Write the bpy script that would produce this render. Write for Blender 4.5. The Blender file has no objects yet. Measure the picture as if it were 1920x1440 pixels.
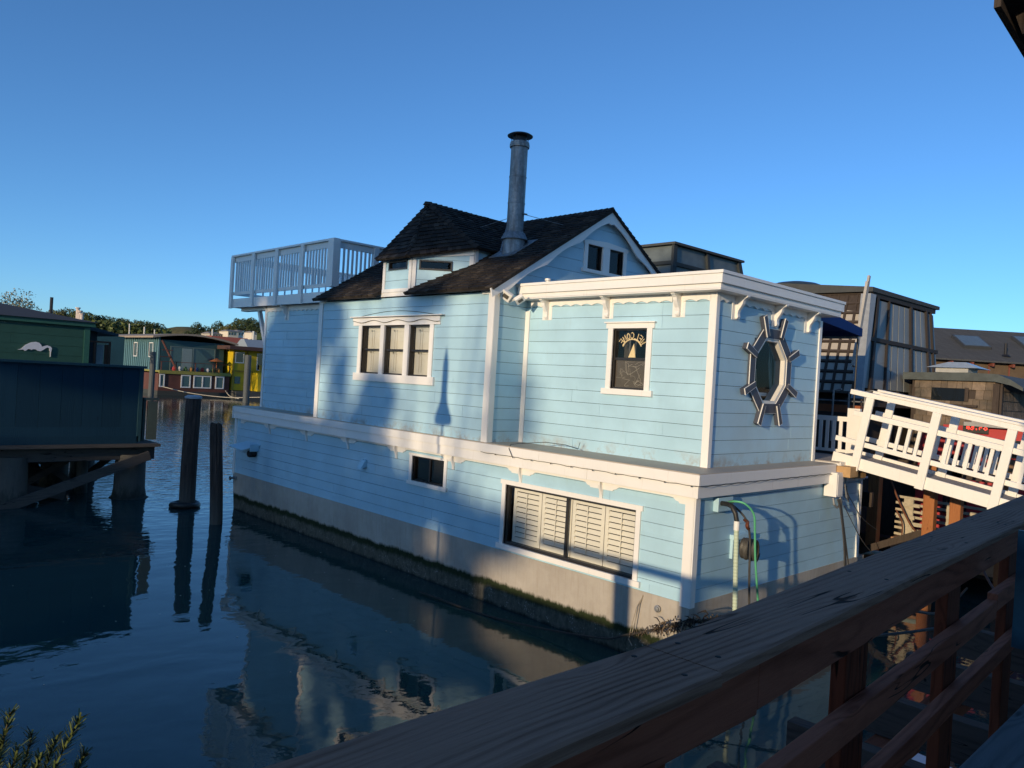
import bpy, math, random
from mathutils import Vector, Matrix
random.seed(7)
S = bpy.context.scene
R_ = math.radians
# ------------------------------------------------------------------ camera (world: water at z = 0, eye at 4.15 m)
EYE = Vector((0, 0, 4.15))
FPX = 1441.0
CAM = ((0.71829464, 0.03850204, 0.69467287), (-0.69330045, -0.04391363, 0.71930945), (0.05820049, -0.99829314, -0.00484945))
cd = bpy.data.cameras.new('camera'); cam = bpy.data.objects.new('camera', cd); S.collection.objects.link(cam); S.camera = cam
cd.sensor_width = 36; cd.lens = FPX / 1920 * 36; cd.clip_start = 0.05; cd.clip_end = 3000
m = Matrix.Identity(4)
for i in range(3):
    m[i][0] = CAM[i][0]; m[i][1] = -CAM[i][1]; m[i][2] = -CAM[i][2]; m[i][3] = EYE[i]
cam.matrix_world = m
# ------------------------------------------------------------------ sky, sun, exposure
SUN_EL, SUN_AZ = 9.2, 11.5        # sunlight travels along +X, a little towards +Y, very low
W = bpy.data.worlds.new('World'); S.world = W; W.use_nodes = True
nt = W.node_tree; bg = nt.nodes['Background']
sky = nt.nodes.new('ShaderNodeTexSky'); sky.sky_type = 'NISHITA'; sky.sun_disc = False
sky.sun_elevation = R_(SUN_EL)
ld = Vector((math.cos(R_(SUN_EL)) * math.cos(R_(SUN_AZ)), math.cos(R_(SUN_EL)) * math.sin(R_(SUN_AZ)), -math.sin(R_(SUN_EL))))
sky.sun_rotation = math.atan2(-ld.x, -ld.y)
sky.air_density = 0.75; sky.dust_density = 0.25; sky.ozone_density = 4.3; sky.altitude = 0
wb_ = nt.nodes.new('ShaderNodeMix'); wb_.data_type = 'RGBA'; wb_.blend_type = 'MULTIPLY'; wb_.inputs[0].default_value = 1; wb_.inputs[7].default_value = (.92, 1.03, 1.05, 1)   # camera white balance
nt.links.new(sky.outputs[0], wb_.inputs[6]); nt.links.new(wb_.outputs[2], bg.inputs[0]); bg.inputs[1].default_value = 0.15
sl = bpy.data.lights.new('sun', 'SUN'); sun = bpy.data.objects.new('sun', sl); S.collection.objects.link(sun)
sl.energy = 3.0; sl.angle = R_(0.55); sl.color = (1.0, 0.77, 0.49)
sun.rotation_euler = ld.to_track_quat('-Z', 'Y').to_euler()
S.view_settings.view_transform = 'Standard'; S.view_settings.look = 'None'; S.view_settings.gamma = 1; S.view_settings.exposure = 0.42
S.cycles.max_bounces = 8; S.cycles.transparent_max_bounces = 12

# ------------------------------------------------------------------ helpers
def V(*a): return Vector(a)
def ray(px, py):
    c = (px - 960, py - 720, FPX)
    return Vector([sum(CAM[i][k] * c[k] for k in range(3)) for i in range(3)])
def RX(px, py, x): r = ray(px, py); return EYE + r * (x / r.x)      # where that sight line meets the plane X = x
def RY(px, py, y): r = ray(px, py); return EYE + r * (y / r.y)
def RD(px, py, d): return EYE + ray(px, py) * (d / FPX)

class F:
    """a face frame: origin, u along, v up, n outward"""
    def __init__(s, o, u, v, n): s.o, s.u, s.v, s.n = Vector(o), Vector(u).normalized(), Vector(v).normalized(), Vector(n).normalized()
    def p(s, u, v, n=0): return s.o + s.u * u + s.v * v + s.n * n
def FX(x, y0=0, z0=0): return F((x, y0, z0), (0, -1, 0), (0, 0, 1), (-1, 0, 0))    # a face looking towards -X; u = y0 - Y
def FY(y, x0=0, z0=0): return F((x0, y, z0), (1, 0, 0), (0, 0, 1), (0, -1, 0))     # a face looking towards -Y; u = X - x0
def FZ(z=0): return F((0, 0, z), (1, 0, 0), (0, 1, 0), (0, 0, 1))
def F3(p0, p1, p2):
    p0, p1, p2 = Vector(p0), Vector(p1), Vector(p2); u = (p1 - p0).normalized(); n = u.cross(p2 - p0).normalized()
    return F(p0, u, n.cross(u), n)

ROOT = {}
class MB:
    def __init__(s): s.v = []; s.f = []; s.mi = []
    def quad(s, a, b, c, d):
        i = len(s.v); s.v += [a, b, c, d]; s.f.append((i, i+1, i+2, i+3))
    def hexa(s, p):      # 8 points: bottom ring 0-3, top ring 4-7
        i = len(s.v); s.v += [Vector(q) for q in p]
        for f in ((3,2,1,0),(4,5,6,7),(0,1,5,4),(1,2,6,5),(2,3,7,6),(3,0,4,7)): s.f.append(tuple(i+k for k in f))
        return s
    def box(s, x0, x1, y0, y1, z0, z1):
        return s.hexa([(x0,y0,z0),(x1,y0,z0),(x1,y1,z0),(x0,y1,z0),(x0,y0,z1),(x1,y0,z1),(x1,y1,z1),(x0,y1,z1)])
    def fbox(s, fr, u0, u1, v0, v1, n0, n1):
        P = fr.p; return s.hexa([P(u0,v0,n0),P(u1,v0,n0),P(u1,v1,n0),P(u0,v1,n0),P(u0,v0,n1),P(u1,v0,n1),P(u1,v1,n1),P(u0,v1,n1)])
    def prism(s, fr, pts, n0, n1):
        i = len(s.v); k = len(pts)
        s.v += [fr.p(u, v, n0) for u, v in pts] + [fr.p(u, v, n1) for u, v in pts]
        s.f.append(tuple(i + j for j in reversed(range(k)))); s.f.append(tuple(i + k + j for j in range(k)))
        for j in range(k):
            a, b = i + j, i + (j + 1) % k; s.f.append((a, b, b + k, a + k))
        return s
    def bar(s, a, b, w, h, up=(0,0,1)):
        a, b = Vector(a), Vector(b); d = (b - a).normalized(); up = Vector(up)
        sd = d.cross(up); 
        if sd.length < 1e-4: sd = d.cross(Vector((1,0,0)))
        sd.normalize(); u2 = sd.cross(d).normalized(); sd *= w / 2; u2 *= h / 2
        return s.hexa([a-sd-u2, a+sd-u2, a+sd+u2, a-sd+u2, b-sd-u2, b+sd-u2, b+sd+u2, b-sd+u2])
    def tube(s, pts, r, seg=8, caps=True):
        pts = [Vector(p) for p in pts]; n = len(pts); rs = r if isinstance(r, (list, tuple)) else [r] * n
        i0 = len(s.v); prev = None
        for k, p in enumerate(pts):
            d = (pts[min(k+1, n-1)] - pts[max(k-1, 0)]).normalized()
            if prev is None: a = d.orthogonal().normalized()
            else: a = (prev - d * prev.dot(d)).normalized()
            prev = a; b = d.cross(a)
            for j in range(seg):
                t = 2 * math.pi * j / seg; s.v.append(p + (a * math.cos(t) + b * math.sin(t)) * rs[k])
        for k in range(n - 1):
            for j in range(seg):
                q = i0 + k * seg; s.f.append((q + j, q + (j+1) % seg, q + seg + (j+1) % seg, q + seg + j))
        if caps:
            s.f.append(tuple(i0 + j for j in reversed(range(seg)))); s.f.append(tuple(i0 + (n-1)*seg + j for j in range(seg)))
        return s
    def lathe(s, c, prof, seg=24, axis=(0,0,1)):
        c = Vector(c); ax = Vector(axis).normalized(); a = ax.orthogonal().normalized(); b = ax.cross(a); i0 = len(s.v)
        for r, z in prof:
            for j in range(seg):
                t = 2*math.pi*j/seg; s.v.append(c + ax*z + (a*math.cos(t) + b*math.sin(t))*r)
        for k in range(len(prof)-1):
            for j in range(seg):
                q = i0 + k*seg; s.f.append((q+j, q+(j+1)%seg, q+seg+(j+1)%seg, q+seg+j))
        s.f.append(tuple(i0+j for j in reversed(range(seg)))); s.f.append(tuple(i0+(len(prof)-1)*seg+j for j in range(seg)))
        return s
    def build(s, name, mat, parent=None, smooth=False, bevel=0.0, **tags):
        base = Vector((0,0,0))
        if parent is not None: base = ROOT.get(parent.name, Vector((0,0,0)))
        me = bpy.data.meshes.new(name); me.from_pydata([tuple(Vector(p) - base) for p in s.v], [], s.f); me.update()
        o = bpy.data.objects.new(name, me); S.collection.objects.link(o)
        for mm in (mat if isinstance(mat, (list, tuple)) else [mat]): me.materials.append(mm)
        if s.mi:
            for k, pl in enumerate(me.polygons): pl.material_index = s.mi[k]
        if smooth:
            for pl in me.polygons: pl.use_smooth = True
            try: me.set_sharp_from_angle(angle=R_(40))
            except Exception: pass
        if bevel:
            bm_ = o.modifiers.new('bevel', 'BEVEL'); bm_.width = bevel; bm_.segments = 2; bm_.limit_method = 'ANGLE'
        if parent is not None: o.parent = parent; ROOT[o.name] = base
        for k, v in tags.items(): o[k] = v
        return o
def thing(name, label, cat, loc, group=None):
    o = bpy.data.objects.new(name, None); S.collection.objects.link(o); o.location = loc; o.empty_display_size = .2
    o['label'] = label; o['category'] = cat
    if group: o['group'] = group
    ROOT[o.name] = Vector(loc); return o
def tag(o, label, cat, group=None):
    o['label'] = label; o['category'] = cat
    if group: o['group'] = group
    return o
def struct(o, kind='structure'): o['kind'] = kind; return o
def recopy(o, parent=None):
    c = o.copy(); S.collection.objects.link(c); c.parent = parent
    for ch in list(o.children): recopy(ch, c)
    return c

# ------------------------------------------------------------------ materials
class N:
    def __init__(s, name):
        s.m = bpy.data.materials.new(name); s.m.use_nodes = True; s.t = s.m.node_tree; s.b = s.t.nodes['Principled BSDF']
        s.out = s.t.nodes['Material Output']
    def n(s, typ, **k):
        x = s.t.nodes.new(typ)
        for a, b in k.items():
            if a in x.inputs.keys() if hasattr(x.inputs, 'keys') else False: x.inputs[a].default_value = b
            else: setattr(x, a, b)
        return x
    def l(s, a, b): s.t.links.new(a, b)
    def noise(s, scale, detail=4, rough=.6, vec=None, dist=0):
        x = s.n('ShaderNodeTexNoise'); x.inputs['Scale'].default_value = scale; x.inputs['Detail'].default_value = detail
        x.inputs['Roughness'].default_value = rough; x.inputs['Distortion'].default_value = dist
        if vec: s.l(vec, x.inputs['Vector'])
        return x.outputs[0]
    def pos(s, sc=(1,1,1), rot=(0,0,0)):
        g = s.n('ShaderNodeNewGeometry'); mp = s.n('ShaderNodeMapping'); mp.inputs['Scale'].default_value = sc; mp.inputs['Rotation'].default_value = rot
        s.l(g.outputs['Position'], mp.inputs['Vector']); return mp.outputs[0]
    def island(s): g = s.n('ShaderNodeNewGeometry'); return g.outputs['Random Per Island']
    def ramp(s, fac, stops):
        r = s.n('ShaderNodeValToRGB'); e = r.color_ramp.elements
        while len(e) < len(stops): e.new(.5)
        for k, (p, c) in enumerate(stops): e[k].position = p; e[k].color = (*c, 1) if len(c) == 3 else c
        s.l(fac, r.inputs[0]); return r.outputs[0]
    def val(s, fac, a, b, lo=0.0, hi=1.0):
        x = s.n('ShaderNodeMapRange'); x.inputs[1].default_value = a; x.inputs[2].default_value = b; x.inputs[3].default_value = lo; x.inputs[4].default_value = hi
        s.l(fac, x.inputs[0]); return x.outputs[0]
    def mix(s, fac, a, b, mode='MIX'):
        x = s.n('ShaderNodeMix'); x.data_type = 'RGBA'; x.blend_type = mode
        for sk, v in ((x.inputs[0], fac), (x.inputs[6], a), (x.inputs[7], b)):
            if isinstance(v, (int, float)): sk.default_value = v
            elif isinstance(v, tuple): sk.default_value = (*v, 1)
            else: s.l(v, sk)
        return x.outputs[2]
    def math(s, op, a, b=0.0):
        x = s.n('ShaderNodeMath'); x.operation = op
        for sk, v in ((x.inputs[0], a), (x.inputs[1], b)):
            if isinstance(v, (int, float)): sk.default_value = v
            else: s.l(v, sk)
        return x.outputs[0]
    def sep(s, vec): x = s.n('ShaderNodeSeparateXYZ'); s.l(vec, x.inputs[0]); return x.outputs
    def color(s, c): s.l(c, s.b.inputs['Base Color'])
    def bump(s, h, st=.3, dist=.01):
        x = s.n('ShaderNodeBump'); x.inputs['Strength'].default_value = st; x.inputs['Distance'].default_value = dist
        s.l(h, x.inputs['Height']); s.l(x.outputs[0], s.b.inputs['Normal'])
    def set(s, rough=.6, metal=0, spec=None):
        s.b.inputs['Roughness'].default_value = rough; s.b.inputs['Metallic'].default_value = metal
        if spec is not None: s.b.inputs['Specular IOR Level'].default_value = spec
        return s
def sc3(c, k): return tuple(min(1, x*k) for x in c)
def paint(name, c, rough=.5, dirt=.25, var=.10, dirtc=(.28,.24,.18), streak=True, bumpst=.12):
    n = N(name); n.set(rough)
    a = n.noise(1.3, 5, .6, n.pos()); b = n.noise(3.0, 6, .7, n.pos((6, 6, .55)) if streak else n.pos()); f = n.noise(60, 3, .6, n.pos((1,1,4)))
    col = n.mix(n.val(a, .35, .7), sc3(c, 1-var), sc3(c, 1+var*.5))
    col = n.mix(n.math('MULTIPLY', n.island(), .5), col, sc3(c, 1-var*.9))
    col = n.mix(n.val(b, .58, .78, 0, dirt), col, dirtc)
    if name == 'blue_siding_paint':
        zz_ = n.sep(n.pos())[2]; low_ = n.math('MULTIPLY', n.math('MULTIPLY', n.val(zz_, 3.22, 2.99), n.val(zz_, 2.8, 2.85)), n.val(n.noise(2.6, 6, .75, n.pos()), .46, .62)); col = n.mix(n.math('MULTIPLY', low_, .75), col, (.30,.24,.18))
    n.color(col); n.bump(f, bumpst, .004)
    n.l(n.val(a, .3, .7, rough-.08, rough+.12), n.b.inputs['Roughness'])
    return n.m
def plain(name, c, rough=.6, metal=0, var=.15, scale=8, bumpst=.15, bd=.01):
    n = N(name); n.set(rough, metal); a = n.noise(scale, 5, .65, n.pos())
    col = n.mix(n.val(a, .3, .7), sc3(c, 1-var), sc3(c, 1+var)); col = n.mix(n.math('MULTIPLY', n.island(), .35), col, sc3(c, 1-var*1.2)); n.color(col)
    n.bump(a, bumpst, bd); return n.m
def wood(name, c1, c2, axis='X', scale=1.0, rough=.75, crack=True, ring=7.0, bd=.006):
    n = N(name); n.set(rough, 0, .12)
    al = {'X': 0, 'Y': 1, 'Z': 2}[axis]
    def sc_(l, c_): v = [c_*scale]*3; v[al] = l*scale; return tuple(v)
    xyz = n.sep(n.pos()); cr = [k for k in range(3) if k != al]
    cross = n.math('ADD', xyz[cr[0]], n.math('MULTIPLY', xyz[cr[1]], .8))
    warp = n.noise(1.0, 2, .5, n.pos(sc_(.55, 3.2)), .2)                      # slow wander of the growth rings
    vk = n.n('ShaderNodeTexVoronoi'); vk.inputs['Scale'].default_value = 1.0; n.l(n.pos(sc_(1.9, 7.5)), vk.inputs['Vector'])
    kd = vk.outputs['Distance']; near = n.val(kd, .30, .0, 0, 1)              # rings bend round knots
    ph = n.math('ADD', n.math('ADD', n.math('MULTIPLY', cross, 330*scale*ring/9), n.math('MULTIPLY', warp, 62)), n.math('MULTIPLY', n.math('MULTIPLY', near, near), 16))
    ln = n.math('POWER', n.math('ADD', n.math('MULTIPLY', n.math('SINE', ph), .5), .5), 2.2)
    fine = n.noise(1.0, 5, .75, n.pos(sc_(7, 190))); patch = n.noise(1.0, 4, .65, n.pos(sc_(1.6, 9)))
    ln = n.math('MULTIPLY', ln, n.val(patch, .36, .64, .08, 1))
    h = n.math('SUBTRACT', n.math('ADD', .40, n.math('MULTIPLY', fine, .8)), n.math('MULTIPLY', ln, .62))
    col = n.mix(n.val(h, .05, .95), c1, c2); col = n.mix(n.val(patch, .5, .75, 0, .45), col, sc3(c1, 1.1)); col = n.mix(n.math('MULTIPLY', n.island(), .45), col, sc3(c2, .55))
    kn = n.val(kd, .075, .045); col = n.mix(n.math('MULTIPLY', kn, .75), col, sc3(c1, .35))
    if crack:
        cf = n.math('ABSOLUTE', n.math('SUBTRACT', n.noise(1.0, 2, .5, n.pos(sc_(.8, 11)), .15), .5)); cm = n.noise(1.0, 2, .5, n.pos(sc_(2.1, 6)))
        ck = n.math('MULTIPLY', n.val(cf, .009, .004), n.val(cm, .56, .60)); col = n.mix(ck, col, sc3(c1, .12)); h = n.math('SUBTRACT', h, n.math('MULTIPLY', ck, 2.0))
    n.color(col); n.bump(h, .5, bd); return n.m
def leafm(name, c1, c2, rough=.55):
    n = N(name); n.set(rough, 0, .3); n.color(n.ramp(n.island(), [(0, c1), (.6, c2), (1, sc3(c2, 1.5))]))
    return n.m
SIDE = paint('blue_siding_paint', (.41, .635, .755), .45, .25, .12, (.36,.38,.36))
WHITE = paint('white_trim_paint', (.80, .79, .76), .42, .30, .05, (.42,.36,.27))
WHITE2 = paint('gangway_white_paint', (.80, .78, .73), .5, .25, .05, (.45,.38,.28))
LEDGE = paint('ledge_paint', (.44, .375, .29), .55, .5, .12, (.24,.19,.12))
SHUT = paint('shutter_paint', (.72, .70, .64), .5, .05, .05)
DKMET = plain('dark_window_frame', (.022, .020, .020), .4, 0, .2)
GREYW = paint('grey_wheel_paint', (.055, .063, .088), .6, .05, .08)
CURT = plain('curtain_cloth', (.62,.60,.54), .8, 0, .08, 3)
GALV = N('galvanised_steel'); GALV.set(.5, .6)
_v = GALV.n('ShaderNodeTexVoronoi'); _v.inputs['Scale'].default_value = 22; GALV.l(GALV.pos(), _v.inputs['Vector'])
_s = GALV.noise(2.5, 5, .7, GALV.pos((4,4,.7)))
GALV.color(GALV.mix(GALV.val(_s, .4, .7), GALV.ramp(_v.outputs['Color'], [(0, (.24,.25,.26)), (1, (.38,.39,.40))]), (.16,.165,.17))); GALV.l(GALV.val(_s,.3,.7,.48,.7), GALV.b.inputs['Roughness']); GALV = GALV.m
BLKMET = plain('black_metal', (.02,.02,.022), .5, .3)
n = N('cedar_shingles'); n.set(.85, 0, .2)
_c = n.ramp(n.island(), [(0, (.012,.011,.011)), (.5, (.026,.022,.020)), (.85, (.045,.037,.031)), (1, (.075,.064,.055))])
_n = n.noise(25, 5, .7, n.pos((1,1,.3))); n.color(n.mix(n.val(_n,.4,.7,0,.5), _c, (.055,.047,.042))); n.bump(_n, .6, .012); SHING = n.m
n = N('window_glass'); g = n.n('ShaderNodeBsdfGlossy'); g.inputs['Roughness'].default_value = .02; tr = n.n('ShaderNodeBsdfTransparent'); tr.inputs[0].default_value = (.93,.94,.93,1)
fr_ = n.n('ShaderNodeFresnel'); fr_.inputs[0].default_value = 1.4; mx = n.n('ShaderNodeMixShader'); wob = n.n('ShaderNodeBump'); wob.inputs['Strength'].default_value = .05; wob.inputs['Distance'].default_value = .02
n.l(n.noise(3, 2, .5, n.pos()), wob.inputs['Height']); n.l(wob.outputs[0], g.inputs['Normal']); n.l(n.math('ADD', fr_.outputs[0], .0), mx.inputs[0]); n.l(tr.outputs[0], mx.inputs[1]); n.l(g.outputs[0], mx.inputs[2]); n.l(mx.outputs[0], n.out.inputs[0]); GLASS = n.m
GLASS2 = GLASS.copy(); GLASS2.name = 'clear_window_glass'; GLASS2.node_tree.nodes['Fresnel'].inputs[0].default_value = 1.16
DARKIN = plain('dark_interior', (.012,.011,.011), .9)
DKGLASS = N('dark_glass').set(.05, 0, .9); DKGLASS.b.inputs['Base Color'].default_value = (.012,.016,.02,1); DKGLASS = DKGLASS.m
# concrete hull with algae band near the waterline (a stain that stays)
n = N('hull_concrete'); n.set(.85, 0, .3); g_ = n.n('ShaderNodeNewGeometry'); z = n.sep(g_.outputs['Position'])[2]
big = n.noise(1.2, 5, .65, n.pos()); fin = n.noise(14, 6, .75, n.pos((1,1,.5))); stv = n.noise(3, 6, .7, n.pos((5,5,.35)))
zz = n.math('ADD', z, n.math('MULTIPLY', n.math('SUBTRACT', n.noise(2.2, 7, .8, n.pos((1.5,1.5,.4))), .5), .30))
con = n.mix(n.val(big, .35, .7), (.34,.31,.27), (.45,.42,.37)); con = n.mix(n.val(stv, .5, .75, 0, .5), con, (.28,.24,.19))
sp = n.n('ShaderNodeTexVoronoi'); sp.inputs['Scale'].default_value = 38; n.l(n.pos((1,1,.6)), sp.inputs['Vector'])
barn = n.math('MULTIPLY', n.val(sp.outputs['Distance'], .28, .16), n.val(n.noise(5,4,.7,n.pos()), .5, .6))
low = n.mix(n.val(fin, .35, .7), (.050,.048,.036), (.14,.13,.10)); low = n.mix(barn, low, (.42,.42,.40))
alg = n.mix(n.val(fin, .3, .7), (.006,.012,.003), (.022,.034,.008))
col = n.mix(n.val(zz, .47, .41), con, alg); col = n.mix(n.val(zz, .33, .25), col, low); col = n.mix(n.val(zz, .06, .0), col, (.006,.009,.006))
n.color(col); n.bump(fin, .5, .02); HULL = n.m

# ------------------------------------------------------------------ water (structure)
n = N('harbour_water'); n.set(.015, 0, .5); n.b.inputs['IOR'].default_value = 1.43
n.b.inputs['Base Color'].default_value = (.012,.046,.048,1)
g_ = n.n('ShaderNodeNewGeometry'); P = n.sep(g_.outputs['Position'])
w1 = n.noise(.55, 2, .45, n.pos((1.0,1.5,1), (0,0,.5)), .6); w2 = n.noise(1.7, 2, .5, n.pos((1,1.4,1), (0,0,.9)), .4)
wf = n.noise(1.5, 3, .5, n.pos((1,1.9,1), (0,0,.75)))
far = n.val(n.math('ADD', P[1], n.math('MULTIPLY', P[0], .25)), 16, 34, 0.0, 1.0)
h = n.math('MULTIPLY', n.math('ADD', n.math('MULTIPLY', w1, .0135), n.math('MULTIPLY', w2, .0032)), n.val(P[1], 35, 75, 1.0, .25))
calm = n.val(P[1], 35, 75, 1.0, .22)
h = n.math('ADD', h, n.math('MULTIPLY', n.math('MULTIPLY', n.math('MULTIPLY', wf, .045), far), calm))
h = n.math('ADD', h, n.math('MULTIPLY', n.math('MULTIPLY', n.noise(7, 3, .6, n.pos()), .0007), n.val(P[1], 25, 40, 1.0, .0)))
bp = n.n('ShaderNodeBump'); bp.inputs['Strength'].default_value = 1; bp.inputs['Distance'].default_value = 1; n.l(h, bp.inputs['Height']); n.l(bp.outputs[0], n.b.inputs['Normal'])
WATER = n.m
wb = MB(); wb.quad(V(-600,-600,0), V(1500,-600,0), V(1500,1500,0), V(-600,1500,0)); struct(wb.build('water', WATER))

# ------------------------------------------------------------------ siding and shingle makers
def interval(poly, v):
    xs = []
    for i in range(len(poly)):
        (a, b), (c, d) = poly[i], poly[(i+1) % len(poly)]
        if (b <= v < d) or (d <= v < b): xs.append(a + (c-a)*(v-b)/(d-b))
    return (min(xs), max(xs)) if len(xs) >= 2 else None
def siding(mb, fr, poly, holes=(), pitch=.218, gap=.0065, t=.02, v_off=0.0, seed=1):
    """horizontal boards over a convex polygon (u, v), cut round rectangular holes (u0, u1, v0, v1)"""
    rnd = random.Random(seed); vs = [p[1] for p in poly]; v0, v1 = min(vs), max(vs); k = math.floor((v0 - v_off) / pitch)
    while True:
        a = v_off + k*pitch + gap; b = v_off + (k+1)*pitch; k += 1
        if a >= v1: break
        a = max(a, v0); b = min(b, v1)
        if b - a < .012: continue
        cuts = sorted({a, b} | {h for hh in holes for h in hh[2:] if a < h < b})
        for c, d in zip(cuts[:-1], cuts[1:]):
            I0, I1 = interval(poly, c + 1e-4), interval(poly, d - 1e-4)
            if not I0 or not I1: continue
            segs = [(I0[0], I0[1], I1[0], I1[1])]
            for h in holes:
                if h[2] < d - 1e-4 and h[3] > c + 1e-4:
                    ns = []
                    for s0, s1, s2, s3 in segs:
                        if h[1] <= min(s0, s2) or h[0] >= max(s1, s3): ns.append((s0, s1, s2, s3)); continue
                        if h[0] > s0: ns.append((s0, h[0], s2, h[0]))
                        if h[1] < s1: ns.append((h[1], s1, h[1], s3))
                    segs = ns
            jn = rnd.uniform(.2, .8)
            for s0, s1, s2, s3 in segs:
                parts = [(s0, s1, s2, s3)]
                if s1 - s0 > 2.6:
                    nj = max(1, int((s1-s0)/3.0)); cutp = [s0 + (s1-s0)*(m_+jn)/nj if nj > 1 else s0 + (s1-s0)*jn for m_ in range(nj)]; cutp = [c_ for c_ in cutp if s0+.3 < c_ < s1-.3]
                    ed = [(s0, s2)] + [(c_, c_) for c_ in cutp] + [(s1, s3)]; g2 = .0018
                    parts = [(ed[m_][0]+(g2 if m_ else 0), ed[m_+1][0]-(g2 if m_ < len(ed)-2 else 0), ed[m_][1]+(g2 if m_ else 0), ed[m_+1][1]-(g2 if m_ < len(ed)-2 else 0)) for m_ in range(len(ed)-1)]
                for q0, q1, q2, q3 in parts:
                    if q1 - q0 < .005: continue
                    dn = rnd.uniform(-.0015, .0015); P_ = fr.p
                    mb.hexa([P_(q0,c,0), P_(q1,c,0), P_(q3,d,0), P_(q2,d,0), P_(q0,c,t+dn), P_(q1,c,t+dn), P_(q3,d,t+dn), P_(q2,d,t+dn)])
def shingles(mb, fr, poly, exp=.135, wmin=.08, wmax=.2, t=.026, seed=3):
    rnd = random.Random(seed); vs = [p[1] for p in poly]; v = min(vs)
    while v < max(vs) - .01:
        I = interval(poly, min(v + exp*.5, max(vs)-.005))
        if I:
            u = I[0] - rnd.uniform(0, .1)
            while u < I[1]:
                w = rnd.uniform(wmin, wmax); a, b = max(u, I[0]), min(u + w - .006, I[1])
                if b - a > .015:
                    dv = rnd.uniform(-.014, .008); tt = t*rnd.uniform(.75, 1.35)
                    top = min(v + exp*1.1, max(vs)+.02)
                    P_ = fr.p
                    mb.hexa([P_(a,v+dv,-.01), P_(b,v+dv,-.01), P_(b,top,-.02), P_(a,top,-.02), P_(a,v+dv,tt), P_(b,v+dv,tt), P_(b,top,.004), P_(a,top,.004)])
                u += w
        v += exp
def arcline(p, n_=8):
    """smooth line through points (Catmull-Rom)"""
    P = [Vector(a) for a in p]; P = [P[0]*2-P[1]] + P + [P[-1]*2-P[-2]]; out = []
    for i in range(1, len(P)-2):
        for k in range(n_):
            t = k/n_; a, b, c, d = P[i-1], P[i], P[i+1], P[i+2]
            out.append(.5*((2*b) + (c-a)*t + (2*a-5*b+4*c-d)*t*t + (3*b-a-3*c+d)*t**3))
    return out + [P[-2]]
def poly_in(fr, pts):
    out = []
    for p in pts: d = Vector(p) - fr.o; out.append((d.dot(fr.u), d.dot(fr.v)))
    return out
def scallop(u0, u1, vt, depth, drop, n, flip=False):
    """strip whose lower edge is a row of arches"""
    pts = [(u0, vt), ]; w = (u1-u0)/n; lo = vt - depth
    low = []
    for i in range(n):
        for k in range(7):
            t = k/6; low.append((u0 + w*(i+t), lo - drop + drop*math.sin(math.pi*t)))
    return [(u0, vt)] + low + [(u1, vt)]
def window(parent, fr, u0, u1, v0, v1, name='window', cas=.11, head=.10, sill=.10, ear=.08, rails=(), mull=(), jamb=.10, fw=.035, back='dark', cap=True, sw=None):
    """opening u0..u1, v0..v1 with painted casing, dark sash and a pane"""
    w = MB()
    w.fbox(fr, u0-cas, u0, v0, v1, .0, .045); w.fbox(fr, u1, u1+cas, v0, v1, .0, .045)
    w.fbox(fr, u0-cas-ear*.6, u1+cas+ear*.6, v1, v1+head, .0, .05)
    if cap: w.fbox(fr, u0-cas-ear, u1+cas+ear, v1+head, v1+head+.022, 0, .085)
    for a, b in mull: w.fbox(fr, a, b, v0, v1, 0, .044)
    wo = w.build(name, WHITE, parent)
    s = MB(); s.fbox(fr, u0-cas-ear, u1+cas+ear, v0-sill, v0, 0, .07); s.build('sill', WHITE, wo)
    spans = []; e = u0
    for a, b in mull: spans.append((e, a)); e = b
    spans.append((e, u1)); f = MB(); g = MB()
    for a, b in spans:
        f.fbox(fr, a, a+fw, v0, v1, -jamb, -.01); f.fbox(fr, b-fw, b, v0, v1, -jamb, -.01)
        f.fbox(fr, a+fw, b-fw, v0, v0+fw, -jamb, -.01); f.fbox(fr, a+fw, b-fw, v1-fw, v1, -jamb, -.01)
        for r in rails: f.fbox(fr, a+fw, b-fw, r-.02, r+.02, -.06, -.02)
        if sw:
            for c_ in sw: f.fbox(fr, c_-.022, c_+.022, v0+fw, v1-fw, -.06, -.02)
        q = [fr.p(a+fw*.5, v0+fw*.5, -.045), fr.p(b-fw*.5, v0+fw*.5, -.045), fr.p(b-fw*.5, v1-fw*.5, -.045), fr.p(a+fw*.5, v1-fw*.5, -.045)]; g.quad(*q)
    f.build('frame', DKMET, wo); g.build('pane', GLASS, wo)
    return wo, spans

# ================================================================== THE BLUE HOUSEBOAT
H = thing('blue_houseboat', 'light blue clapboard houseboat with white trim, shingle roof and ship wheel window', 'houseboat', (12, 12, 0))
zW = 1.03
hb = MB()
hb.hexa([(9.78,6.14,-.6),(16.0,6.14,-.6),(16.0,21.3,-.6),(9.78,21.3,-.6),(9.70,6.08,zW+.02),(16.0,6.08,zW+.02),(16.0,21.38,zW+.02),(9.70,21.38,zW+.02)])
hb.build('hull', HULL, H)
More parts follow.
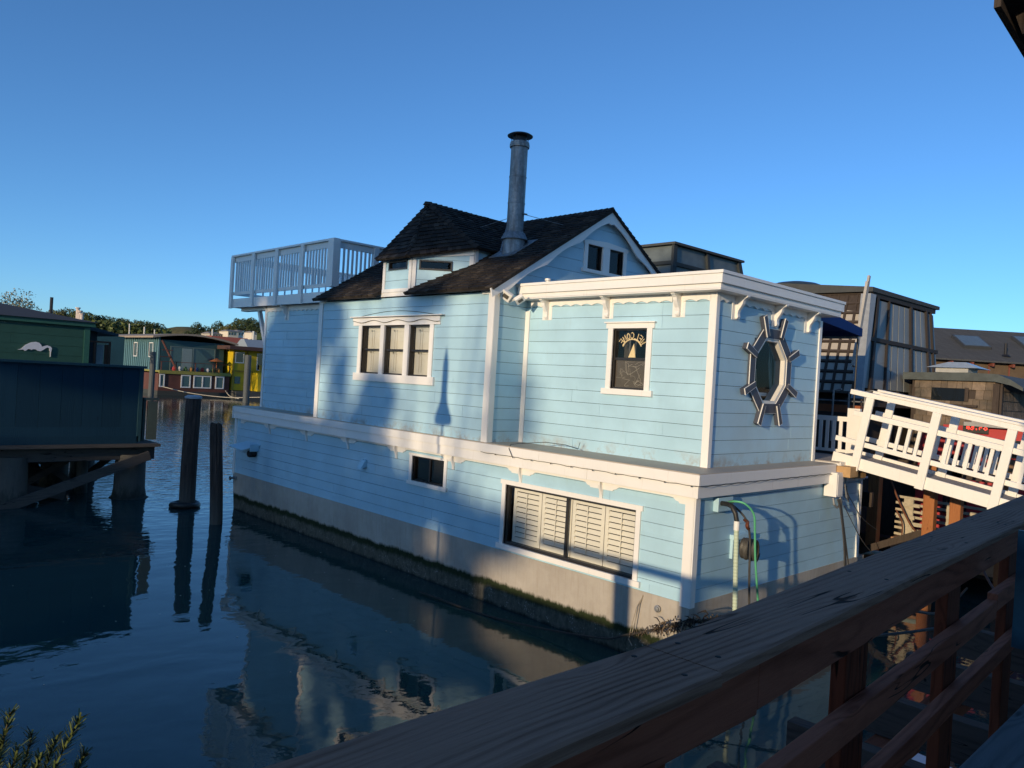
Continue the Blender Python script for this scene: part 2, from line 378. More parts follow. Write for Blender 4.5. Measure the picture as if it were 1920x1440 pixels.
# lower storey
fxl = FX(9.735); lw = MB()
big = (-10.05, -7.12, 1.18, 2.26); sm = (-12.90, -11.84, 1.95, 2.47)
siding(lw, fxl, [(-21.33, zW), (-6.12, zW), (-6.12, 2.62), (-21.33, 2.62)], [big, sm], v_off=zW-.01, seed=2)
fyl = FY(6.115)
siding(lw, fyl, [(9.75, zW), (15.62, zW), (15.62, 2.75), (9.75, 2.75)], [], v_off=zW-.01, seed=3)
lw.build('lower_wall', SIDE, H)
core = MB()
core.box(10.35, 15.9, 6.9, 21.1, zW, 2.6); core.box(9.80, 15.95, 21.2, 21.33, zW, 2.6); core.box(15.75, 15.95, 6.2, 21.2, zW, 2.6)
core.build('inner_wall', DARKIN, H)
tr = MB()      # corner boards, lower storey
tr.fbox(fxl, -6.24, -6.075, zW-.03, 2.60, .02, .055); tr.fbox(fyl, 9.68, 9.80, zW-.03, 2.60, .02, .055); tr.build('corner_board', WHITE, H); tr = MB()
tr.fbox(fxl, -21.40, -21.28, zW-.02, 2.60, .0, .05); tr.build('corner_board', WHITE, H); tr = MB(); tr.fbox(fyl, 15.58, 15.68, zW+.02, 2.64, .0, .05)
tr.build('corner_board', WHITE, H)
lg = MB(); lg.box(9.56, 14.12, 5.96, 6.46, 2.885, 2.97); lg.box(9.56, 10.6, 6.46, 21.26, 2.885, 2.97); lg.build('ledge', LEDGE, H, bevel=.006)
fa = MB()
for a_, b_ in ((5.945,9.12),(9.123,12.8),(12.803,16.9),(16.903,21.27)): dz_ = random.uniform(-.003,.003); fa.box(9.545, 9.575, a_, b_, 2.80+dz_, 2.955+dz_)
for a_, b_ in ((5.975,8.05),(8.053,11.4),(11.403,15.3),(15.303,18.7),(18.703,21.25)): dx_ = random.uniform(-.002,.001); fa.box(9.576+dx_, 9.60, a_, b_, 2.615+random.uniform(-.003,.003), 2.797)
fa.box(9.575, 14.12, 5.945, 5.975, 2.80, 2.955)
fa.box(9.60, 14.12, 5.975, 6.0, 2.615, 2.80)
fa.box(9.60, 9.72, 6.0, 21.2, 2.70, 2.74); fa.box(9.545, 9.72, 21.24, 21.30, 2.62, 2.95)
fa.box(14.12, 15.66, 6.02, 6.09, 2.60, 2.70); fa.hexa([(14.12,5.98,2.70),(15.72,5.98,2.62),(15.72,6.5,2.62),(14.12,6.5,2.70),(14.12,5.98,2.78),(15.72,5.98,2.66),(15.72,6.5,2.66),(14.12,6.5,2.78)])
fa.build('ledge_fascia', WHITE, H, bevel=.004)
bks = [19.27+1.9, 19.27, 17.30, 15.38, 13.47, 11.56, 9.68, 7.83, 6.12]
for i in range(len(bks)-1):
    a, b = -bks[i] + (.03 if i else .12), -bks[i+1] - .03; k = MB()
    pts = [(a, 2.62), (a, 2.485), (a+.20, 2.485), (a+.22, 2.51), (a+.27, 2.52), (a+.31, 2.555), (a+.37, 2.565), (b-.37, 2.565), (b-.31, 2.555), (b-.27, 2.52), (b-.22, 2.51), (b-.20, 2.485), (b, 2.485), (b, 2.62)]
    k.prism(fxl, pts, .02, .04); k.build('frieze', WHITE, H)
    if 0 < i: 
        q = MB(); q.fbox(fxl, -bks[i]-.03, -bks[i]+.03, 2.34, 2.62, .021, .048); q.prism(F(V(9.735,bks[i]+.02,0),(-1,0,0),(0,0,1),(0,-1,0)), [(.02,2.62),(.02,2.36),(.05,2.36),(.07,2.45),(.11,2.55),(.11,2.62)], 0, .04); q.build('bracket', WHITE, H)
# louvre shutters behind the long window
wo, sp_ = window(H, fxl, big[0], big[1], big[2], big[3], cas=.09, head=.08, sill=.09, ear=.06, cap=False, sw=[-8.59], fw=.045)
for a in (-9.95, -9.24, -8.53, -7.82):
    s = MB(); w_ = .695; f2 = FX(9.835)
    s.fbox(f2, a, a+.07, 1.2, 2.25, -.03, 0); s.fbox(f2, a+w_-.07, a+w_, 1.2, 2.25, -.03, 0); s.fbox(f2, a+.07, a+w_-.07, 1.2, 1.32, -.03, 0); s.fbox(f2, a+.07, a+w_-.07, 2.15, 2.25, -.03, 0)
    for k in range(9):
        z0 = 1.335 + k*.0905; s.hexa([f2.p(a+.07,z0,-.005), f2.p(a+w_-.07,z0,-.005), f2.p(a+w_-.07,z0,.004), f2.p(a+.07,z0,.004), f2.p(a+.07,z0+.070,-.03), f2.p(a+w_-.07,z0+.070,-.03), f2.p(a+w_-.07,z0+.070,-.022), f2.p(a+.07,z0+.070,-.022)])
    s.fbox(f2, a+.33, a+.345, 1.34, 2.14, .01, .018); s.build('shutter', SHUT, wo)
s = MB(); s.fbox(FX(9.95), -10.2, -7.0, 1.1, 2.35, -.02, 0); s.build('blind', DARKIN, wo)  # near-black backing sheet, puts shade into the gaps between the slats
window(H, fxl, sm[0], sm[1], sm[2], sm[3], cas=.09, head=.05, sill=.08, ear=.03, cap=False, sw=[-12.37], fw=.03)
# vents on the lower wall
vt = MB(); c = V(9.71, 20.6, 1.98)
vt.hexa([(9.71,19.75,1.97),(9.35,20.15,1.80),(9.35,21.0,1.84),(9.71,20.6,2.0),(9.71,19.75,1.99),(9.35,20.15,1.82),(9.35,21.0,1.86),(9.71,20.6,2.02)])
vt.box(9.45,9.71,19.85,19.87,1.80,1.99); vt.build('vent_hood', SIDE, H)
q = MB(); q.lathe((9.70,20.05,1.72), [(.09,0),(.10,.02),(.085,.04),(.10,.06),(.085,.08),(.10,.10),(.085,.12),(.10,.14),(.085,.20)], 16, (-1,0,0)); q.build('vent_duct', BLKMET, H, smooth=True)
q = MB(); q.hexa([(9.71,14.58,2.02),(9.55,14.58,1.98),(9.55,14.74,1.98),(9.71,14.74,2.02),(9.71,14.58,2.18),(9.66,14.58,2.16),(9.66,14.74,2.16),(9.71,14.74,2.18)]); q.build('vent_hood', SIDE, H)
q = MB(); q.lathe((9.70,6.62,.86), [(.055,0),(.055,.02),(.035,.025),(.035,.045),(.015,.05)], 14, (-1,0,0)); q.build('through_hull_fitting', GALV, H, smooth=True)
q = MB(); q.box(9.68,9.70,21.1,21.3,.86,.95); q.lathe((9.69,21.2,.9), [(.03,0),(.03,.12),(.06,.13),(.06,.16)], 12, (-1,0,0)); q.build('cleat', GALV, H)

# ---- main wall (front of the two-storey part)
fm = FX(9.67); mw = MB()
tri = (-14.97, -12.47, 4.12, 5.19)
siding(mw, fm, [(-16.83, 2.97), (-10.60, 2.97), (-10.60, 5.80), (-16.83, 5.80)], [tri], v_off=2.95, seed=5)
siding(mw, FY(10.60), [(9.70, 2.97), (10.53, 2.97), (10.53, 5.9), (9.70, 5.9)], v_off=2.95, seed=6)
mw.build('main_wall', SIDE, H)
ic = MB(); ic.box(10.3, 10.45, 10.7, 16.8, 2.9, 5.7); ic.box(9.72, 15.8, 16.75, 16.83, 2.9, 5.8); ic.box(15.7, 15.85, 10.65, 16.8, 2.6, 5.9); ic.box(9.75,15.8,10.62,16.8,2.8,2.9); ic.build('inner_wall', DARKIN, H)
t = MB(); t.fbox(fm, -10.72, -10.56, 2.97, 5.86, .021, .05); t.fbox(FY(10.60), 9.63, 9.76, 2.97, 5.86, .021, .045)
t.fbox(fm, -16.90, -16.74, 2.97, 5.78, .021, .05)
t.prism(fm, [(-16.90,5.96),(-16.90,5.74),(-16.66,5.74),(-16.66,5.76),(-16.62,5.80),(-16.56,5.81),(-10.98,5.81),(-10.94,5.79),(-10.92,5.76),(-10.90,5.74),(-10.60,5.74),(-10.60,5.96)], .022, .052)
t.build('main_trim', WHITE, H)
wo, spans = window(H, fm, tri[0], tri[1], tri[2], tri[3], cas=.13, head=.0, sill=.17, ear=.10, cap=False, rails=(4.655,), mull=((-14.23,-14.09),(-13.34,-13.18)), fw=.03)
hd = MB()
hd.fbox(fm, -15.33, -12.14, 5.19, 5.37, 0, .045)
wave = [(-15.33 + 3.19*i/60, 5.275 + .026*math.sin(2*math.pi*3.5*i/60 + 2.2)) for i in range(61)]
hd.prism(fm, [(-12.14, 5.37), (-15.33, 5.37)] + wave, .046, .062)
hd.fbox(fm, -15.40, -12.02, 5.37, 5.39, 0, .11)
arc = [(-15.02 + 2.68*i/24, 5.39 + .10*math.sin(math.pi*i/24)) for i in range(25)]
hd.build('window_head', WHITE, wo)
gj = MB(); gj.tube([fm.p(a, b, .064) for a, b in wave], .0065, 5); gj.tube([fm.p(a, b+.004, .047) for a, b in arc], .007, 5); gj.tube([fm.p(-15.36,5.367,.10), fm.p(-12.06,5.367,.10)], .008, 5); gj.build('shadow_joint', DKMET, wo)  # raised dark tubes stand in for the shade of open joints
hd = MB(); hd.prism(fm, arc, .0, .045); hd.build('window_pediment', SIDE, wo)
for (a, b) in spans:
    s = MB(); f2 = FX(9.80)
    s.fbox(f2, a+.02, b, 4.15, 5.17, -.02, 0); s.fbox(f2, a+.16, a+.20, 4.2, 5.1, 0, .014); s.fbox(f2, a+.26, a+.28, 4.2, 5.1, 0, .014); s.fbox(f2, a+.16, b-.05, 4.58, 4.62, 0, .014); s.fbox(f2, a+.16, b-.05, 5.06, 5.1, 0, .014); s.build('blind', CURT, wo)

# ---- flat-roofed bay
fb = FX(10.52); by = MB(); bw = (-8.41, -7.69, 4.11, 5.15)
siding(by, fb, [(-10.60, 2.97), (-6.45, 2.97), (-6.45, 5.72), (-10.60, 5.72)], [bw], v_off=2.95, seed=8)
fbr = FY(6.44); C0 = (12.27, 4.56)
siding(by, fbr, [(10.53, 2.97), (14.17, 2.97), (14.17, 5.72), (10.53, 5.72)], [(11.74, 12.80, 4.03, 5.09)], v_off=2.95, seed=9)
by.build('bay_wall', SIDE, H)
q = MB(); q.box(14.12,14.18,6.5,10.6,2.97,5.7); q.build('bay_end_wall', SIDE, H)
ic = MB(); ic.box(10.9,14.1,7.6,10.55,2.98,3.05); ic.box(13.9,14.1,6.6,10.5,3,5.6); ic.box(10.6,13.9,9.3,9.4,3,5.6); ic.build('inner_wall', DARKIN, H)
t = MB()
t.fbox(fb, -6.52, -6.40, 2.97, 5.70, .021, .052); t.fbox(fbr, 10.47, 10.56, 2.97, 5.70, .021, .045); t.build('corner_board', WHITE, H); t = MB()
t.fbox(fb, -10.58, -10.47, 2.97, 5.5, .021, .045); t.build('corner_board', WHITE, H); t = MB(); t.fbox(fbr, 14.10, 14.19, 2.97, 5.60, .021, .045); t.box(14.19,14.21,6.40,6.52,2.97,5.6)
t.build('corner_board', WHITE, H)
t = MB()
for a, b, k in ((-10.45,-10.16,1),(-9.92,-8.68,5),(-8.47,-7.23,5),(-7.02,-6.53,2)): t = MB(); t.prism(fb, scallop(a, b, 5.70, .10, .035, k), .021, .042); t.build('frieze', WHITE, H)
for a, b, k in ((10.57,10.98,2),(11.20,12.25,4),(12.48,13.5,4),(13.72,14.09,2)): t = MB(); t.prism(fbr, scallop(a, b, 5.70, .10, .035, k), .021, .042); t.build('frieze', WHITE, H)
def sbracket(fr, u, vt, w=.075, plate=True, d=.24, hh=.36):
    q = MB()
    if plate: q.fbox(fr, u+.0, u+.24, vt-hh-.02, vt, .0, .028)
    f2 = F(fr.p(u+.085, 0, 0), fr.n, fr.v, -fr.u) if False else F(fr.p(u+.085, 0, 0), fr.n, fr.v, fr.u)
    prof = [(.028, vt), (.028, vt-hh), (.07, vt-hh), (.085, vt-hh+.03), (.075, vt-hh+.08), (.085, vt-hh+.13), (.12, vt-hh+.18), (.155, vt-hh+.24), (.165, vt-hh+.29), (.20, vt-hh+.32), (d, vt-hh+.34), (d, vt)]
    q.prism(f2, prof, 0, w); q.build('bracket', WHITE, H)
for yc in (10.12, 8.66, 7.20): sbracket(fb, -yc-.02, 5.70)
for xc in (10.96, 12.26, 13.50): sbracket(fbr, xc, 5.70)
t = MB()
t.box(10.23, 14.52, 6.20, 10.62, 5.70, 5.72)
t.box(10.23,10.262,6.20,10.55,5.722,5.86); t.box(10.262,14.52,6.20,6.232,5.722,5.86); t.box(14.49,14.52,6.232,10.6,5.722,5.86)
t.box(10.19,10.228,6.16,10.55,5.80,5.94); t.box(10.228,14.56,6.16,6.198,5.80,5.94)
t.box(10.17,14.58,6.14,10.58,5.942,5.992)
t.build('bay_roof_fascia', WHITE, H, bevel=.004)
q = MB(); q.box(10.4,14.4,6.35,10.55,5.994,6.02); q.build('bay_roof', plain('roof_felt', (.16,.16,.16), .9), H)
wo, spans = window(H, fb, bw[0], bw[1], bw[2], bw[3], cas=.105, head=.09, sill=.10, ear=.07, rails=(4.63,), fw=.03)
# chalk-scribbled board behind the lower sash
n = N('chalkboard'); n.set(.8); 
n.color(n.mix(n.noise(6,4,.6,n.pos()), (.060,.048,.042), (.105,.088,.077))); CHALK = n.m
q = MB(); q.fbox(fb, bw[0]+.03, bw[1]-.03, 4.14, 4.61, -.075, -.06); cb_ = q.build('chalkboard', CHALK, wo)
q = MB(); rnd = random.Random(21)
for k in range(17):
    u_, v_ = rnd.uniform(bw[0]+.1, bw[1]-.1), rnd.uniform(4.2, 4.56); st_ = []
    for m_ in range(rnd.randint(3, 6)):
        st_.append(fb.p(min(bw[1]-.06, max(bw[0]+.06, u_)), min(4.58, max(4.17, v_)), -.058)); u_ += rnd.gauss(0, .09); v_ += rnd.gauss(0, .08)
    q.tube(arcline(st_, 5), rnd.uniform(.0015, .0032), 4)
q.build('chalk_scribble', plain('chalk', (.40,.37,.33), .9), wo)
q = MB(); q.fbox(fb, bw[0]+.02, bw[0]+.16, 4.66, 5.12, -.30, -.28); q.build('curtain', plain('brown_curtain', (.05,.045,.04), .9), wo)
# ship wheel window
whl = MB()
def oc(r, k, off=22.5): a = R_(off + 45*k); return (C0[0] + r*math.cos(a), C0[1] + r*math.sin(a))
for k in range(8): whl.prism(fbr, [oc(.60,k), oc(.60,k+1), oc(.775,k+1), oc(.775,k)], .022, .070)
whl.mi = [0]*48
for k in range(8): whl.prism(fbr, [oc(.775,k), oc(.775,k+1), oc(.780,k+1), oc(.780,k)], .057, .0705); whl.prism(fbr, [oc(.594,k), oc(.594,k+1), oc(.60,k+1), oc(.60,k)], .057, .0705)
whl.mi += [1]*96
wheel = whl.build('wheel_window', [GREYW, WHITE], H)
q = MB()
for k in range(8): q.prism(fbr, [oc(.545,k), oc(.545,k+1), oc(.598,k+1), oc(.598,k)], -.14, .05)
q.build('frame', SHUT, wheel)
for k in range(8):
    a = R_(22.5 + 45*k); d = V(math.cos(a), math.sin(a), 0); pr = V(-d.y, d.x, 0)
    def pt(r, s_): return (C0[0] + d.x*r + pr.x*s_, C0[1] + d.y*r + pr.y*s_)
    q = MB(); q.prism(fbr, [pt(.62,-.042), pt(.98,-.052), pt(.98,.052), pt(.62,.042)], .022, .115)
    for e_ in ((pt(.62,-.047), pt(.985,-.057), pt(.985,-.052), pt(.62,-.042)), (pt(.62,.042), pt(.985,.052), pt(.985,.057), pt(.62,.047)), (pt(.98,-.052), pt(.985,-.052), pt(.985,.052), pt(.98,.052))): q.prism(fbr, list(e_), .099, .1155)
    q.mi = [0]*6 + [1]*18; q.build('spoke', [GREYW, WHITE], wheel)
q = MB(); i0 = 0; q.v = [fbr.p(*oc(.56, k), -.03) for k in range(8)]; q.f = [tuple(range(8))]; q.build('pane', GLASS2, wheel)
q = MB()
for s_ in (-1, 1):
    for j in (3, 4):
        q.tube([fbr.p(C0[0]+s_*(.06+.10*j), C0[1]+.5, -.16), fbr.p(C0[0]+s_*(.16+.085*j), C0[1]+.15, -.17-.01*j), fbr.p(C0[0]+s_*(.32+.04*j), C0[1]-.35, -.16)], .012, 6)
q.build('net_curtain', plain('net_curtain', (.25,.34,.33), .9), wheel)
# things that stand inside behind the wheel window
q = MB(); q.fbox(fbr, 11.8, 12.8, 4.13, 4.19, -.5, -.16); q.fbox(fbr, 12.02, 12.4, 3.95, 4.128, -.3, -.22); q.fbox(fbr, 12.1,12.22,3.96,4.12,-.219,-.20); q.build('shelf', SHUT, wheel)
tag(MB().lathe(fbr.p(12.0, 4.192, -.32), [(.08,0),(.12,.04),(.13,.12),(.09,.20),(.03,.26)], 12).build('soft_toy', plain('toy_cloth', (.42,.36,.12), .9, 0, .5, 18), smooth=True), 'yellow and pink cloth bundle on the shelf behind the wheel window', 'toy')
q = MB(); c = fbr.p(12.05, 4.50, -.33)
for k in range(26):
    a = random.uniform(0, 6.28); b = random.uniform(-.4, 1.4); d = V(math.cos(a)*math.cos(b), math.sin(a)*math.cos(b), math.sin(b)); q.tube([c, c+d*.12], [.014,.003], 5)
tag(q.build('pompom', plain('turquoise_plush', (.01,.22,.26), .9)), 'turquoise fluffy pompom behind the octagonal wheel window', 'ornament')
q = MB(); q.prism(fbr, [(12.20,4.192),(12.40,4.80),(12.44,4.82),(12.47,4.192)], -.34, -.32); q.tube([fbr.p(12.42,4.192,-.31), fbr.p(12.42,4.86,-.31)], .008, 6); q.tube([fbr.p(12.5,4.192,-.31), fbr.p(12.45,4.6,-.31)], .008, 6)
tag(q.build('model_sailboat', plain('sail_cloth', (.30,.26,.19), .8)), 'tan triangular model sail standing behind the octagonal wheel window', 'ornament')
# hanging welcome sign with a little wooden sail, seen from behind (mirrored)
sg = thing('welcome_sign', 'mirrored wooden WELCOME arch with sail hanging in the bay window', 'sign', (10.66, 8.1, 4.9))
RAW = plain('raw_pine', (.85,.68,.40), .7, 0, .12, 20)
fs = FX(10.635); cu, cv, rr = -8.10, 4.76, .215
q = MB(); arcp = [fs.p(cu + rr*math.cos(R_(a)), cv + rr*math.sin(R_(a)), 0) for a in range(25, 156, 10)]; q.tube(arcp, .012, 6); q.build('arch', RAW, sg)
GL = {'W': [[(0,1),(.25,0),(.5,.7),(.75,0),(1,1)]], 'E': [[(1,1),(0,1),(0,0),(1,0)], [(0,.5),(.8,.5)]], 'L': [[(0,1),(0,0),(1,0)]], 'C': [[(1,.85),(.6,1),(.1,.7),(.1,.3),(.6,0),(1,.15)]],
      'O': [[(.5,1),(.05,.7),(.05,.3),(.5,0),(.95,.3),(.95,.7),(.5,1)]], 'M': [[(0,0),(.1,1),(.5,.3),(.9,1),(1,0)]]}
for i, ch in enumerate('WELCOME'):
    a = R_(36 + i*18.0); q = MB(); cc = (cu + (rr+.012)*math.cos(a), cv + (rr+.012)*math.sin(a)); rd = (math.cos(a), math.sin(a)); tg = (math.sin(a), -math.cos(a))
    for st in GL[ch]:
        pts = []
        for x, y in st:
            xx = -(x-.5)*.062; yy = y*.105       # mirrored: the lettering faces into the room
            pts.append(fs.p(cc[0] + tg[0]*xx + rd[0]*yy, cc[1] + tg[1]*xx + rd[1]*yy, 0))
        q.tube(pts, .0085, 5)
    q.build('letter', RAW, sg)
q = MB(); q.prism(fs, [(cu-.06,4.66),(cu+.09,4.66),(cu+.045,4.90)], 0, .012); q.build('sail', RAW, sg)
q = MB(); q.tube([fs.p(cu-.045,cv+rr*.96,0), fs.p(cu-.045,4.72,0)], .004, 5); q.tube([fs.p(cu+.08,cv+rr*.9,0), fs.p(cu+.08,4.72,0)], .004, 5); q.build('chain', GALV, sg)

# ---- gable wall
fg = FY(10.60); gz = lambda x: 5.85 + .6215*(x-9.45) if x < 12.75 else 5.85 + .6215*(16.05-x)
g = MB(); ga = (12.18, 13.38, 6.57, 7.09)
siding(g, fg, [(9.75, 5.9), (15.75, 5.9), (12.75, 7.80)], [ga], v_off=5.95, seed=11, pitch=.25)
g.build('gable_wall', SIDE, H)
window(H, fg, ga[0], ga[1], ga[2], ga[3], cas=.11, head=.05, sill=.07, ear=.05, cap=False, mull=((12.67,12.90),), fw=.02)
t = MB(); t.prism(fg, [(12.00,7.14),(13.60,7.14),(13.4,7.18),(12.8,7.215),(12.2,7.18)], .021, .05); t.build('window_head', WHITE, H)
def barge(sx):
    t = MB(); pts_o, pts_i = [], []
    X = lambda s: 12.75 + sx*s
    for k in range(2): s = (0, 3.34)[k]; pts_o.append((X(s), 7.885 - .6215*s))
    kk = 40
    for k in range(kk+1):
        s = 3.30*k/kk; ph = (s*1.05) % 1.0; dep = .26 + .075*math.sin(math.pi*ph)*-1 + .045
        pts_i.append((X(s), 7.93 - .6215*s - dep - (.06 if k == 0 else 0)))
    t.prism(F((0,10.47,0),(1,0,0),(0,0,1),(0,-1,0)), pts_o + pts_i[::-1], 0, .035); t.build('bargeboard', WHITE, H)
barge(-1); barge(1)
# ---- roofs
def slab(mb, pts, th=.05):
    fr = F3(pts[0], pts[1], pts[2]); P2 = poly_in(fr, pts); mb.prism(fr, P2, -th, -.012); return fr, P2
rf = MB()
ev = (9.42, 5.83)
def zr(x): return 5.83 + .6215*(x - 9.42)
for (ya, yb, xa) in ((13.15, 10.40, 9.42), (16.92, 14.25, 9.42)):
    pts = [(xa, ya, zr(xa)), (xa, yb, zr(xa)), (12.75, yb, zr(12.75)), (12.75, ya, zr(12.75))]
    fr, P2 = slab(rf, pts); shingles(rf, fr, P2, seed=int(ya*10))
pts = [(9.75,14.25,zr(9.75)),(9.75,13.15,zr(9.75)),(12.75,13.15,zr(12.75)),(12.75,14.25,zr(12.75))]; slab(rf, pts)
pts = [(16.08,10.40,zr(9.42)),(16.08,16.92,zr(9.42)),(12.75,16.92,zr(12.75)),(12.75,10.40,zr(12.75))]; fr, P2 = slab(rf, pts); shingles(rf, fr, P2, exp=.15, wmin=.12, wmax=.3, seed=5)
for y in [10.42 + .15*k for k in range(44)]: rf.hexa([(12.62,y,zr(12.62)+.03),(12.88,y,zr(12.62)+.03),(12.88,y+.16,zr(12.62)+.02),(12.62,y+.16,zr(12.62)+.02),(12.74,y,zr(12.75)+.05),(12.76,y,zr(12.75)+.05),(12.76,y+.16,zr(12.75)+.035),(12.74,y+.16,zr(12.75)+.035)])
rf.build('main_roof', SHING, H)
# far gable
q = MB(); q.prism(F((0,16.86,0),(1,0,0),(0,0,1),(0,1,0)), [(9.7,5.8),(15.8,5.8),(12.75,7.8)], 0, .03); q.build('back_gable_wall', SIDE, H)
# dormer
A_ = V(10.37,13.70,7.95); F1, F2 = V(9.44,13.13,6.60), V(9.44,14.27,6.60); C1, C2 = V(10.48,12.09,6.86), V(10.48,15.31,6.86)
V1, V2 = V(11.14,12.09,6.86), V(11.14,15.31,6.86); RG = V(12.78,13.70,7.95)
dm = MB()
for i, pts in enumerate(([F2, F1, A_], [F1, C1, A_], [C2, F2, A_], [C1, V1, RG, A_], [V2, C2, A_, RG])):
    fr, P2 = slab(dm, pts, .04); shingles(dm, fr, P2, exp=.12, seed=20+i)
def hip(mb, a, b, w=.09, n=13):
    a, b = Vector(a), Vector(b); d = (b-a)/n; side = d.cross(V(0,0,1)).normalized()*w; up = side.cross(d).normalized()
    for k in range(n):
        p = a + d*k; q = p + d*1.12; h0, h1 = up*.055, up*.03
        mb.hexa([p-side-up*.03, p+side-up*.03, q+side-up*.04, q-side-up*.04, p-side*.15+h0, p+side*.15+h0, q+side*.15+h1, q-side*.15+h1])
for p in (F1, F2, C1): hip(dm, p, A_)
hip(dm, V(12.8,13.7,7.9), A_ - V(.1,0,0), n=17)
dm.build('dormer_roof', SHING, H)
wl = MB()
faces = [((9.65,14.21),(9.65,13.19)), ((9.65,13.19),(10.55,12.29)), ((10.55,12.29),(11.3,12.29)), ((9.65+.9,15.11),(9.65,14.21))]
fc = []
for i, ((x0,y0),(x1,y1)) in enumerate(faces):
    u = V(x1-x0, y1-y0, 0); L = u.length; u.normalize(); fr = F((x0,y0,0), u, (0,0,1), V(u.y,-u.x,0)); fc.append((fr, L))
    ho = [] if i > 1 else ([(.17, .85, 6.38, 6.58)] if i == 0 else [(.13, .83, 6.36, 6.57)])
    top = 6.66 if i == 0 else 6.85
    zb = [5.95, 5.95, 6.4, 5.95][i]
    siding(wl, fr, [(0,zb),(L,zb),(L,top if i else 6.62),(0,6.62 if i in (1,) else top)], ho, v_off=5.93, seed=30+i)
wl.build('dormer_wall', SIDE, H)
q = MB(); q.box(10.6,11.2,12.4,15.0,6.0,6.8); q.build('dormer_core', DARKIN, H)
q = MB()
for i in (0, 1):
    fr, L = fc[i]; q.fbox(fr, -.02 if i == 0 else -.01, .07, 5.95, 6.66, .021, .045); q.fbox(fr, L-.09, L, (5.95 if i == 0 else 6.35), 6.7, .021, .045)
q.fbox(fc[2][0], -.01, .08, 6.4, 6.86, .021, .045)
q.fbox(fc[0][0], -.02, fc[0][1], 5.90, 5.97, .02, .05)
q.hexa([fc[1][0].p(0,6.60,.022), fc[1][0].p(fc[1][1],6.72,.022), fc[1][0].p(fc[1][1],6.72,.046), fc[1][0].p(0,6.60,.046), fc[1][0].p(0,6.66,.022), fc[1][0].p(fc[1][1],6.86,.022), fc[1][0].p(fc[1][1],6.86,.046), fc[1][0].p(0,6.66,.046)])
q.build('dormer_trim', WHITE, H)
for i, (a, b, c_, d_) in ((0, (.17,.85,6.38,6.58)), (1, (.13,.83,6.36,6.57))):
    fr = fc[i][0]; q = MB(); w_ = .035
    q.fbox(fr,a,b,c_,c_+w_,-.05,.04); q.fbox(fr,a,b,d_-w_,d_,-.05,.04); q.fbox(fr,a,a+w_,c_+w_,d_-w_,-.05,.04); q.fbox(fr,b-w_,b,c_+w_,d_-w_,-.05,.04)
    o = q.build('dormer_window', DKMET, H); q = MB(); q.quad(fr.p(a+.02,c_+.02,0),fr.p(b-.02,c_+.02,0),fr.p(b-.02,d_-.02,0),fr.p(a+.02,d_-.02,0)); q.build('pane', GLASS, o)
q = MB(); hip(q, V1 + V(-.02,0,.0), RG + V(0,-.0,0), .07, 1); q.build('valley_flashing', GALV, H)
# chimney pipe
ROD_L, ROD_R = (11.32, 13.03, 7.53), (12.15, 11.28, 7.55)
cx, cy = 11.12, 11.70; zb = zr(cx); ch = MB()
ch.lathe((cx,cy,0), [(.178,zb-.1),(.178,zb+.95),(.184,zb+.955),(.184,zb+.985),(.178,zb+.99),(.178,zb+1.5),(.184,zb+1.505),(.184,zb+1.53),(.176,zb+1.535),(.176,9.02)], 32)
chm = ch.build('chimney', GALV, H, smooth=True)
q = MB(); q.lathe((cx,cy,0), [(.205,9.02),(.21,9.04),(.21,9.09),(.20,9.10),(.20,9.13),(.17,9.15)], 32); q.build('collar', GALV, chm, smooth=True)
q = MB(); q.lathe((cx,cy,0), [(.14,9.14),(.14,9.26)], 24); q.lathe((cx,cy,0), [(.265,9.255),(.27,9.27),(.22,9.30),(.05,9.32)], 32)
for k in range(4): a = k*1.57+.4; q.tube([(cx+.18*math.cos(a),cy+.18*math.sin(a),9.1),(cx+.2*math.cos(a),cy+.2*math.sin(a),9.27)], .008, 6)
q.build('cap', BLKMET, chm, smooth=True)
q = MB(); q.lathe((cx,cy,0), [(.29,zb+.20),(.22,zb+.34),(.19,zb+.36)], 28); q.lathe((cx,cy,0), [(.26,zb-.25),(.225,zb+.30)], 28)
s_ = V(3.33,0,2.07).normalized(); fr = F((cx,cy,zb),(0,-1,0), s_, V(0,-1,0).cross(s_)); q.fbox(fr,-.36,.36,-.42,.42,.02,.03); q.build('flashing', GALV, chm, smooth=True)
q = MB(); q.tube([(cx,cy+.16,zb+.69),ROD_L], .006, 6); q.tube([(cx,cy-.16,zb+.74),ROD_R], .006, 6); q.tube([(cx+.02,cy-.18,zb+.74),(cx+.12,cy-.22,zb+.735)], .018, 6); q.build('brace_rod', GALV, chm)
# small roof vent and flood lights near the corner
q = MB(); q.lathe((10.75,10.3,5.98), [(.04,0),(.04,.12),(.06,.13),(.06,.17)], 12); q.build('roof_vent', WHITE, H)
fl = MB(); fl.tube([(9.95,10.5,5.62),(9.92,10.36,5.66)], .03, 8)
fl.tube([(9.93,10.36,5.66),(9.86,10.42,5.72)], .02, 8); lamp = fl.build('flood_light', WHITE, H)
for (c, d, w_) in ((V(9.80,10.44,5.72), V(-.8,-.45,-.5), .085), (V(9.98,10.26,5.66), V(-.2,-.8,-.6), .07)):
    d = d.normalized(); a = d.orthogonal().normalized(); fr = F(c, a, d.cross(a), d); q = MB(); q.fbox(fr,-w_*1.25,w_*1.25,-w_,w_,-.05,.04); q.build('lamp_head', WHITE, lamp, bevel=.01)
    q = MB(); q.fbox(fr,-w_*.7,w_*.7,-w_*.45,w_*.45,.041,.046); q.build('lens', plain('grey_lens', (.10,.09,.075), .2) if 'grey_lens' not in bpy.data.materials else bpy.data.materials['grey_lens'], lamp)
